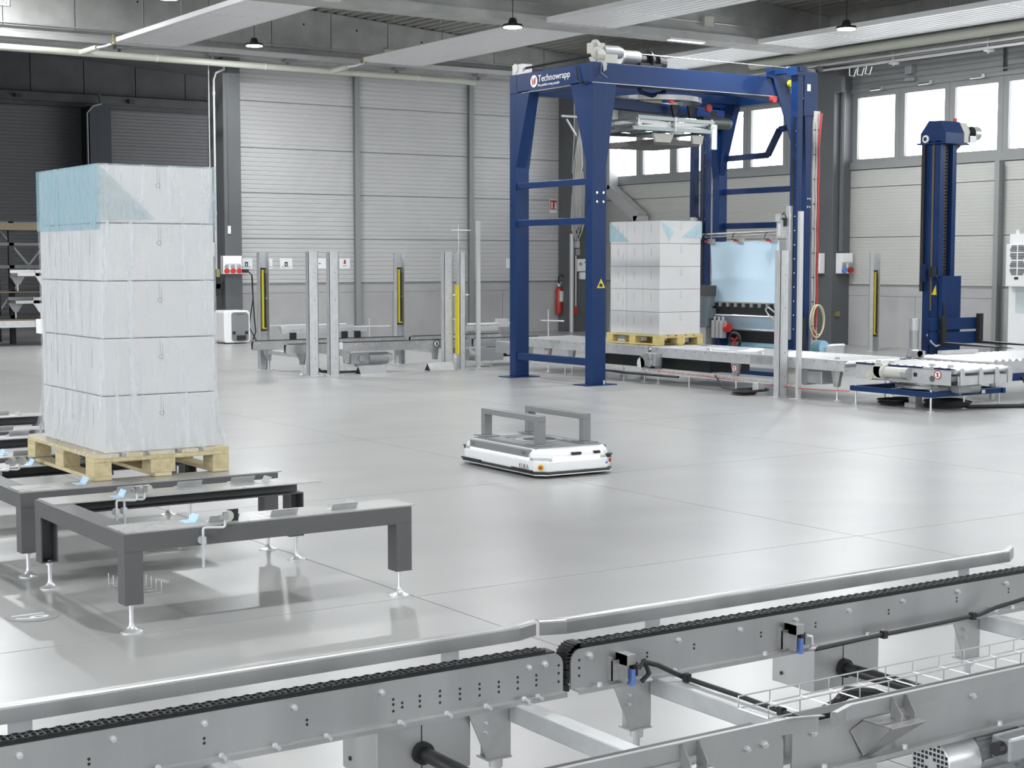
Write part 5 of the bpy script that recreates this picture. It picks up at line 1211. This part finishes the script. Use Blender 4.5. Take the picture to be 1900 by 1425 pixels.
b = MB(); b.prism([(16.40,3.47),(16.40,3.62),(16.50,3.80),(16.74,3.81),(16.90,3.62),(16.90,3.47)],'x',19.0,19.42); b.box(18.96,19.46,16.37,16.93,3.45,3.475); b.prism([(19.40,3.46),(19.62,3.46),(19.40,3.28)],'y',16.62,16.66); b.box(19.4,19.66,16.5,16.78,3.455,3.48)
h = b.build('mast_head', M_blue, LM, 0.004)
b = MB(); b.cyl((19.0,16.78,3.535),(18.975,16.78,3.535),0.060,20); b.build('bearing_ring', M_white, h, smooth=True); MB().cyl((18.976,16.78,3.535),(18.97,16.78,3.535),0.032,16).build('bearing_hole', M_dark, h)
MB().prism([(19.43,3.482),(19.64,3.482),(19.64,3.74),(19.58,3.79),(19.43,3.79)],'y',16.50,16.76).build('gearbox', M_beige, LM, 0.01)
b = MB(); b.cyl((19.64,16.63,3.65),(19.68,16.63,3.65),0.12,16); b.cyl((19.68,16.63,3.65),(19.86,16.63,3.65),0.092,16); o = b.build('lift_motor', M_mgrey, LM, smooth=True)
b = MB()
for k in range(10): b.cyl((19.69+0.016*k,16.63,3.65),(19.695+0.016*k,16.63,3.65),0.104,14)
stuff(b.build('cooling_fins', M_dark, o))
MB().cyl((19.84,16.63,3.65),(19.98,16.63,3.65),0.108,18).build('fan_cowl', M_alu, o, smooth=True); MB().box(19.70,19.84,16.52,16.58,3.50,3.60).build('terminal_box', M_tray, o)
MB().cyl((19.44,16.6,3.79),(19.44,16.6,3.86),0.03,10).build('red_plug', M_redp, LM)
MB().box(19.00,19.42,16.40,16.48,0.05,1.44).build('mast_cover', M_blue, LM, 0.004)
for z0, z1 in ((0.62,0.80),(0.40,0.585)): MB().box(18.66,19.85,16.32,16.38,z0,z1).build('carriage_plate', M_blue, LM, 0.004)
MB().box(18.90,19.40,16.38,16.40,0.2,0.44).build('carriage_bracket', M_blue, LM)
for x in (18.88, 19.72):
    b = MB(); b.box(x-0.045,x+0.045,16.24,16.31,0.40,0.86 if x > 19.2 else 0.84); b.prism([(16.30,0.40),(16.30,0.44),(15.2,0.415),(15.0,0.405),(15.0,0.40)],'x',x-0.05,x+0.05); o = b.build('fork', M_black, LM, 0.006)
    MB().prism([(16.20,0.4385),(15.25,0.418),(15.25,0.42),(16.20,0.4405)],'x',x-0.045,x+0.045).build('fork_plate', M_zinc, o)
o = MB().cyl((18.50,16.5,0.62),(18.50,16.5,0.80),0.075,16).build('vertical_motor', M_zinc, LM, smooth=True); b = MB(); b.cyl((18.50,16.5,0.34),(18.50,16.5,0.62),0.072,14); b.cyl((18.50,16.5,0.22),(18.50,16.5,0.34),0.11,16,0.08); b.box(18.44,18.90,16.44,16.6,0.10,0.24); b.build('motor_body', M_mgrey, o, smooth=True)
MB().box(18.86,18.90,16.62,16.72,1.35,1.62).build('sensor_plate', M_blued, LM); b = MB(); b.cbox((18.94,16.55,1.50),(0.08,0.08,0.16)); b.tube([(18.97,16.54,1.52),(19.03,16.47,1.3),(19.03,16.39,1.0),(19.04,16.39,0.5)],0.014,6); b.build('limit_switch', M_black, LM)
b = MB(); y, z = 16.56, 1.22; b.prism([(y-0.045,z-0.07),(y+0.05,z-0.07),(y-0.03,z+0.08)],'x',18.995,18.999); b.build('warning_sign', M_yel, LM)
b = MB(); b.cyl((18.80,16.4,0.40),(18.80,16.4,0.50),0.05,10); b.tube([(18.70,16.42,0.55),(18.66,16.30,0.44),(18.74,16.28,0.38),(18.88,16.32,0.40)],0.014,6); b.build('valve_unit', M_tray, LM)

CB = thing('control_cabinet', 'white control cabinet with cooling unit at the right picture edge', 'cabinet', (22.4, 17.2, 0))
MB().box(21.92,22.95,16.6,17.5,0.05,2.12).build('cabinet_body', M_wpaint, CB, 0.008)
MB().box(21.94,22.93,16.62,17.48,0,0.05).build('plinth', M_mgrey, CB)
o = MB().box(21.77,21.92,16.98,17.45,1.24,1.95).build('cooling_unit', M_white, CB, 0.012)
b = MB()
for cz in (1.81,1.55):
    for sy_ in (-1,1):
        for sz in (-1,1):
            for k in range(5):
                z = cz+sz*(0.02+0.022*k); w_ = 0.155-0.012*abs(k-1); c0_ = 17.215
                ya, yb_ = sorted((c0_+sy_*0.015, c0_+sy_*w_)); b.box(21.766,21.771,ya,yb_,z-0.006,z+0.006)
stuff(b.build('cooling_slots', M_dark, o))
MB().box(21.765,21.771,17.19,17.27,1.36,1.40).build('display', M_black, o)
MB().box(21.915,21.92,16.7,17.35,0.80,1.18).build('cabinet_window', mat('pale_window',(0.55,0.62,0.63),0.2), CB)
MB().cyl((22.0,17.4,2.12),(22.0,17.4,2.19),0.03,10).build('lifting_eye', M_white, CB)

# ================================================================== ON THE WALLS
def socket_box(name_label, org, ux, uy_out, w, h, reds):
    o3 = Vector(org); U = Vector(ux); N = Vector(uy_out)
    t = thing('socket_box', name_label, 'socket box', org)
    def bx(u0,u1,n0,n1,z0,z1,nm,m,par=t,bv=0.004):
        p = [o3+U*u+N*n+Vector((0,0,z)) for z in (z0,z1) for u,n in ((u0,n0),(u1,n0),(u1,n1),(u0,n1))]
        b = MB(); b._add(p,[(0,3,2,1),(4,5,6,7),(0,1,5,4),(1,2,6,5),(2,3,7,6),(3,0,4,7)]); return b.build(nm,m,par,bv)
    bx(0,w,0,0.14,0,h,'box_body',M_white); bx(w*0.1,w*0.92,0.14,0.155,h*0.55,h*0.95,'box_lid',M_paper)
    for k, c in enumerate(reds):
        u = w*(k+0.5)/len(reds); p = o3+U*u+Vector((0,0,h*0.17))
        b = MB(); b.cyl(p+N*0.14,p+N*0.19,w*0.30/len(reds)+0.012,14); b.build('socket',c,t,smooth=True)
        p = o3+U*u+Vector((0,0,h*0.40)); b = MB(); b.cyl(p+N*0.14,p+N*0.17,w*0.24/len(reds)+0.010,12); b.bar(p+N*0.175+Vector((0,0,0.04)),p+N*0.175-Vector((0,0,0.04)),0.02,0.02); b.build('switch',M_mgrey,t)
    return t
socket_box('white socket box with three red sockets on the left grey pillar', (13.18,30.19,1.40), (1,0,0), (0,-1,0), 0.41, 0.37, (M_redp,M_redp,M_redp))
socket_box('white socket box with blue sockets on the pillar beside the red hose', (22.75,22.93,1.42), (0,-1,0), (-1,0,0), 0.30, 0.40, (M_lblue,M_lblue))
socket_box('white socket box with one blue and one red socket on the right pillar', (22.86,22.44,1.42), (1,0,0), (0,-1,0), 0.33, 0.40, (M_bluep,M_red))
b = MB(); b.tube([(13.66,30.1,1.47),(13.74,30.05,1.44),(13.83,30.1,1.38),(13.87,30.15,1.0),(13.92,30.2,0.5),(13.95,30.2,0.2),(13.86,30.15,0.03)],0.014,6); b.tube([(13.85,30.12,1.35),(13.90,30.2,0.9),(13.82,30.25,0.3),(13.96,30.2,0.02)],0.012,6); b.cbox((13.68,30.1,1.46),(0.14,0.08,0.07))
tag(b.build('power_cable', M_black, smooth=True), 'black cable with a plug hanging beside the left socket box', 'cable')
CH = thing('charging_station', 'white and grey charging unit on the floor at the left grey pillar', 'charger', (12.75, 29.8, 0))
b = MB(); b.prism([(13.00,0.02),(12.96,0.06),(12.96,0.63),(13.00,0.67),(13.48,0.67),(13.53,0.62),(13.53,0.06),(13.49,0.02)],'y',29.55,30.05); b.build('charger_body', M_white, CH, 0.02)
b = MB(); b.prism([(13.16,0.05),(13.12,0.09),(13.12,0.60),(13.16,0.635),(13.44,0.635),(13.49,0.59),(13.49,0.09),(13.45,0.05)],'y',29.54,29.56); o = b.build('front_panel', M_agvgrey, CH)
b = MB(); b.box(13.23,13.40,29.47,29.54,0.08,0.17); b.build('contact_block', M_black, CH); b = MB(); b.box(13.14,13.20,29.53,29.54,0.19,0.25); b.box(13.41,13.47,29.53,29.54,0.19,0.25); b.build('contact_slot', M_dark, CH)
text('KUKA', 'lettering', M_dgrey, 0.06, frame_mat((13.31,29.538,0.595),(1,0,0),(0,0,1)), CH)
b = MB(); b.cyl((13.56,29.9,0.02),(13.54,29.9,0.36),0.035,10); tag(b.build('bottle_cable', M_black), 'black cable lead standing at the right of the charging unit', 'cable')
# notices on the back wall
for x, w, blk, l in ((14.03,0.27,1,'white notice nearest the left socket box'),(14.52,0.22,1,'white notice half hidden by the left light curtain post'),(14.95,0.29,1,'white notice with black device picture, third from the left'),(15.78,0.24,2,'white notice with a small arrow, between two steel posts'),(16.36,0.26,3,'white notice with a red picture beside the wall post'),(20.75,0.30,0,'white notice at the left edge of the blue column')):
    o = tag(MB().box(x-w/2,x+w/2,BY-0.006,BY-0.001,1.50,1.72).build('wall_notice', M_paper), l, 'notice')
    b = MB()
    if blk == 1: b.box(x-0.035,x+0.035,BY-0.008,BY-0.006,1.555,1.645); b.box(x-0.11,x+0.10,BY-0.0075,BY-0.006,1.535,1.545); o2 = b.build('printed_picture', M_dark, o); MB().box(x-0.012,x+0.012,BY-0.0085,BY-0.008,1.575,1.615).build('picture_centre', M_paper, o)
    if blk == 2: b.prism([(x-0.05,1.595),(x+0.01,1.61),(x-0.05,1.625)],'y',BY-0.008,BY-0.006); b.build('printed_arrow', M_dark, o)
    if blk == 3: b.prism([(x-0.03,1.60),(x+0.03,1.60),(x+0.02,1.69),(x-0.015,1.69)],'y',BY-0.008,BY-0.006); b.build('printed_picture', M_red, o); MB().box(x-0.05,x+0.05,BY-0.0075,BY-0.006,1.555,1.565).build('printed_line', M_dark, o)
    if blk == 0: b.box(x-0.02,x+0.05,BY-0.008,BY-0.006,1.56,1.62); b.build('printed_picture', M_lblue, o)
o = tag(MB().box(21.85,22.06,BY-0.006,BY-0.001,2.80,3.12).build('wall_sign', M_paper), 'red and white fire extinguisher sign on the back wall', 'sign')
MB().box(21.865,22.045,BY-0.008,BY-0.006,2.88,3.10).build('sign_field', M_red, o)
b = MB(); b.box(21.89,21.935,BY-0.010,BY-0.008,2.90,3.06); b.prism([(21.98,2.90),(22.035,2.90),(22.03,3.0),(22.01,3.06),(21.985,3.04),(21.995,2.98)],'y',BY-0.010,BY-0.008); b.build('sign_symbol', M_white, o)
EX = thing('fire_extinguisher', 'red fire extinguisher hanging on the back wall near the corner', 'extinguisher', (22.05, 30.68, 0.4))
MB().lathe([(0.02,0.40),(0.085,0.41),(0.09,0.44),(0.09,0.96),(0.07,1.03),(0.03,1.06)],(22.05,30.68,0),20).build('cylinder', M_cyl, EX, smooth=True)
b = MB(); b.lathe([(0.03,1.06),(0.035,1.10),(0.02,1.12)],(22.05,30.68,0),12); b.bar((21.98,30.66,1.12),(22.12,30.66,1.15),0.02,0.03); b.build('valve', M_white, EX)
b = MB(); b.tube([(22.05,30.66,1.12),(21.98,30.62,1.18),(21.97,30.6,1.28),(22.04,30.58,1.34),(22.14,30.58,1.26),(22.22,30.58,1.12)],0.015,6); b.cyl((22.20,30.58,1.16),(22.30,30.58,0.98),0.02,10,0.06); b.build('hose_horn', M_black, EX)
b = MB(); b.box(22.0,22.1,30.585,30.592,0.70,0.95); b.build('instruction_label', M_paper, EX)
# cable bundle and boxes in the corner
CBN = thing('cable_bundle', 'looped bundle of pale cables hanging from a bracket in the back corner', 'cable', (22.55, 30.1, 3))
b = MB()
for k in range(9):
    x = 22.48+0.035*(k%5); dz = random.uniform(-0.15,0.15); y = 30.05+0.02*(k//5)
    b.tube([(22.62,y,4.9),(x-0.05+0.02*k,y,3.9),(x-0.08,y,3.2),(x-0.12,y,2.5+dz),(x-0.02,y,2.25+dz),(x+0.10,y,2.5+dz),(x+0.12,y,3.3),(x+0.06,y,3.75),(x,y,3.7),(x,y,3.0),(x+0.03,y,2.5)],0.014,6)
b.build('cable_loops', M_cable, CBN, smooth=True)
b = MB(); b.bar((22.1,30.1,5.02),(23.2,30.1,5.02),0.04,0.05); b.bar((22.25,30.1,4.95),(22.66,30.1,4.42),0.04,0.04); b.build('bracket', M_tray, CBN)
b = MB(); b.tube([(22.50,30.12,5.8),(22.47,30.1,4.6),(22.42,30.1,3.7)],0.012,6); b.build('drop_cable', M_cable, CBN)
CBN.location.x -= 0.42
for x0,x1,z0,z1,m,l in ((22.18,22.44,1.42,1.71,M_white,'white control box on the back corner pillar'),(22.27,22.44,1.23,1.40,M_paper,'small white notice under the control box on the corner pillar'),(22.11,22.23,1.97,2.13,M_tray,'upper small grey box above the control box in the corner'),(22.14,22.24,1.80,1.95,M_mgrey,'lower small grey box just above the control box in the corner')):
    o = tag(MB().box(x0,x1,30.10,30.195,z0,z1).build('control_box' if m is not M_paper else 'wall_notice', m, None, 0.006), l, 'box' if m is not M_paper else 'notice')
    if m is M_white: MB().box(22.21,22.30,30.096,30.10,1.55,1.63).build('vent_grille', M_mgrey, o); MB().box(22.36,22.41,30.096,30.10,1.62,1.64).build('display', M_dark, o)
b = MB(); b.cyl((22.03,30.15,0.0),(22.03,30.15,2.3),0.05,10); b.cyl((22.14,30.14,0.6),(22.14,30.14,1.79),0.02,8); tag(b.build('riser_pipe', M_tray), 'pair of vertical conduits left of the corner pillar', 'pipe')
MB().box(22.08,22.16,30.08,30.16,0.42,0.58).build('red_valve', M_red, bpy.data.objects['riser_pipe'])
# left pillar fittings
b = MB(); b.tube([(13.29,30.12,5.62),(13.28,30.1,5.53),(13.08,30.05,5.44),(13.03,30.05,5.3),(13.03,30.05,1.5)],0.022,8); o = tag(b.build('drain_pipe', M_cable, smooth=True), 'pale pipe bending down along the left grey pillar', 'pipe')
b = MB(); b.cyl((13.03,30.05,5.0),(13.03,30.05,5.06),0.03,8); b.cyl((13.03,30.05,2.6),(13.03,30.05,2.66),0.03,8); b.build('pipe_socket', M_cable, o); MB().cbox((13.04,30.03,1.42),(0.07,0.08,0.16)).build('brass_valve', M_brass, o)
b = MB(); b.tube([(12.92,30.05,5.7),(12.92,30.05,1.3)],0.012,6); o = tag(b.build('conduit', M_cable), 'thin pale conduit left of the bending pipe, beside the wrapped load', 'conduit'); MB().cbox((12.92,30.03,1.9),(0.10,0.08,0.28)).build('joint_box', M_tray, o); MB().cbox((12.92,30.03,2.95),(0.10,0.08,0.16)).build('joint_box', M_tray, o)
b = MB(); b.box(13.35,13.41,30.17,30.2,2.22,2.38); o = tag(b.build('wall_switch', M_paper), 'small white switch high on the left grey pillar', 'switch'); MB().cyl((13.38,30.19,2.38),(13.38,30.19,5.7),0.008,5).build('conduit', M_dgrey, o)
b = MB(); b.box(13.12,13.30,30.25,30.35,1.10,1.20); b.cyl((12.95,30.3,1.0),(13.20,30.3,0.98),0.02,8); b.box(13.12,13.20,30.25,30.33,0.95,1.35); tag(b.build('shutoff_valve', M_dark), 'dark shut off valve low beside the left grey pillar', 'valve')
# duct behind the machine on the right wall
b = MB(); b.bar((22.97,29.9,5.35),(22.97,29.9,3.35),0.25,0.25,(0,1,0)); b.bar((22.97,29.9,3.35),(22.97,28.75,2.65),0.25,0.25,(1,0,0)); b.bar((22.97,28.75,2.70),(22.97,28.75,2.2),0.25,0.25,(0,1,0)); tag(b.build('air_duct', M_tray), 'pale square air duct bending down the right wall behind the machine', 'duct')
b = MB()
for k in range(3): b.tube([(22.6+0.02*k,21.9-0.2*k,5.36),(22.6,21.9-0.2*k,5.22),(22.62,21.8-0.2*k,5.2),(22.63,21.75-0.2*k,5.34)],0.012,6)
tag(b.build('spare_cable', M_white), 'white cable ends looping from the tray above the right pillar', 'cable')
b = MB(); b.box(22.70,22.80,22.2,22.45,4.95,5.25); b.cyl((22.95,22.40,1.85),(22.95,22.40,5.0),0.05,8); tag(b.build('cable_duct', M_pill), 'grey cable duct down the near face of the right pillar', 'duct')
b = MB(); b.cbox((22.9,22.42,0.62),(0.1,0.06,0.1)); tag(b.build('pillar_bolt', M_brass), 'small brass knob low on the right pillar', 'knob')
# sign at the top left corner
o = tag(MB().box(8.30,9.0,30.12,30.145,6.413,6.63).build('girder_sign', M_paper), 'white sign with grey capitals on the girder at the top left corner', 'sign')
text('ON', 'lettering', M_printg, 0.125, frame_mat((8.86,30.119,6.478),(1,0,0),(0,0,1)), o)

# ================================================================== LEFT: STACKED CONVEYOR SECTIONS ON RACKING
RK = thing('storage_rack', 'dark steel storage rack in the opening behind the wrapped load', 'rack', (9.4, 32.0, 0))
for x in (8.1, 9.45, 10.75):
    b = MB(); b.box(x-0.05,x+0.05,31.9,32.0,0,2.45); b.box(x-0.05,x+0.05,32.9,33.0,0,2.45); b.build('upright', M_dark, RK)
for z in (0.55,1.05,1.55,2.0,2.42):
    for y in (31.9,32.9): MB().box(8.0,10.85,y,y+0.08,z-0.03,z+0.03).build('rack_beam', M_dgrey, RK)
for x0, x1 in ((8.1,9.45),(9.45,10.75)):
    b = MB(); m = (x0+x1)/2
    for a, c in (((x0,2.38),(m,1.58)),((x1,2.38),(m,1.58)),((x0,0.6),(m,1.5))): b.bar((a[0],32.95,a[1]),(c[0],32.95,c[1]),0.04,0.05,(0,1,0))
    b.build('brace', M_mgrey, RK)
MB().box(8.0,10.85,31.85,33.0,2.28,2.42).build('top_shelf', M_bronze, RK)
def stored(z, x0, label):
    t = thing('conveyor_section', label, 'conveyor', (x0+0.6, 31.4, z), 'spare conveyor sections in the rack')
    for y, dx in ((31.2,0.35),(31.7,0)):
        MB().box(x0+dx,x0+dx+1.9,y,y+0.06,z+0.28,z+0.42).build('side_rail', M_zinc, t)
        for q in (0.15,1.6):
            b = MB(); x = x0+dx+q; b.prism([(x-0.14,z+0.28),(x+0.14,z+0.28),(x+0.04,z+0.12),(x-0.04,z+0.12)],'y',y,y+0.05); l = b.build('leg', M_zinc, t); MB().cyl((x,y+0.02,z+0.0),(x,y+0.02,z+0.13),0.018,8).build('foot', M_alu, l)
    MB().box(x0,x0+1.9,31.2,31.75,z+0.30,z+0.36).build('slide_bed', M_tray, t); return t
stored(1.07, 9.35, 'upper stored conveyor section with pale triangular legs, left of the wrapped load')
stored(0.53, 9.30, 'lower stored conveyor section with pale triangular legs, left of the wrapped load')
b = MB(); b.box(8.0,11.2,31.1,31.8,0.50,0.525); b.build('timber_shelf', M_bronze, RK)
b = MB(); b.box(8.0,11.2,31.1,31.8,1.045,1.066); b.build('timber_shelf', M_bronze, RK)
b = MB(); b.box(8.0,11.2,31.0,31.1,0.37,0.50); b.build('front_beam', M_zinc, RK)
b = MB()
for x in (8.2,11.0):
    for y in (31.05,31.8): b.box(x-0.04,x+0.04,y-0.04,y+0.04,0,0.5)
b.build('front_legs', M_dgrey, RK)
b = MB(); v = []
for i in range(6):
    for j in range(5): v.append((9.62+0.055*j, 30.985-0.01*math.sin(j*1.7)-0.002*i, 0.53-0.055*i-0.01*(j if i == 5 else 0)))
b._add(v,[(i*5+j,i*5+j+1,i*5+j+6,i*5+j+5) for i in range(5) for j in range(4)])
tag(b.build('white_cloth', M_paper, smooth=True), 'white cloth hanging over the pale beam of the rack', 'cloth')
tag(MB().box(9.95,10.45,31.25,31.6,1.493,1.60).build('white_box', M_wpaint), 'pale box lying on top of the upper stored conveyor section', 'box')

# floor number disc
b = MB(); n = 36; b._add([(2.245+0.125*math.cos(2*PI*i/n), 7.392+0.125*math.sin(2*PI*i/n), 0.0016) for i in range(n)],[tuple(range(n))])
o = tag(b.build('floor_number', mat('grey_floor_paint',(0.27,0.27,0.27),0.4)), 'grey disc with white number 19 on the floor at the left', 'floor marking')
text('19', 'lettering', M_white, 0.225, Matrix.Translation((2.225,7.392,0.002)) @ Matrix.Rotation(-PI/2,4,'Z') @ Matrix.Diagonal((0.62,1,1,1)), o, depth=0.0003)
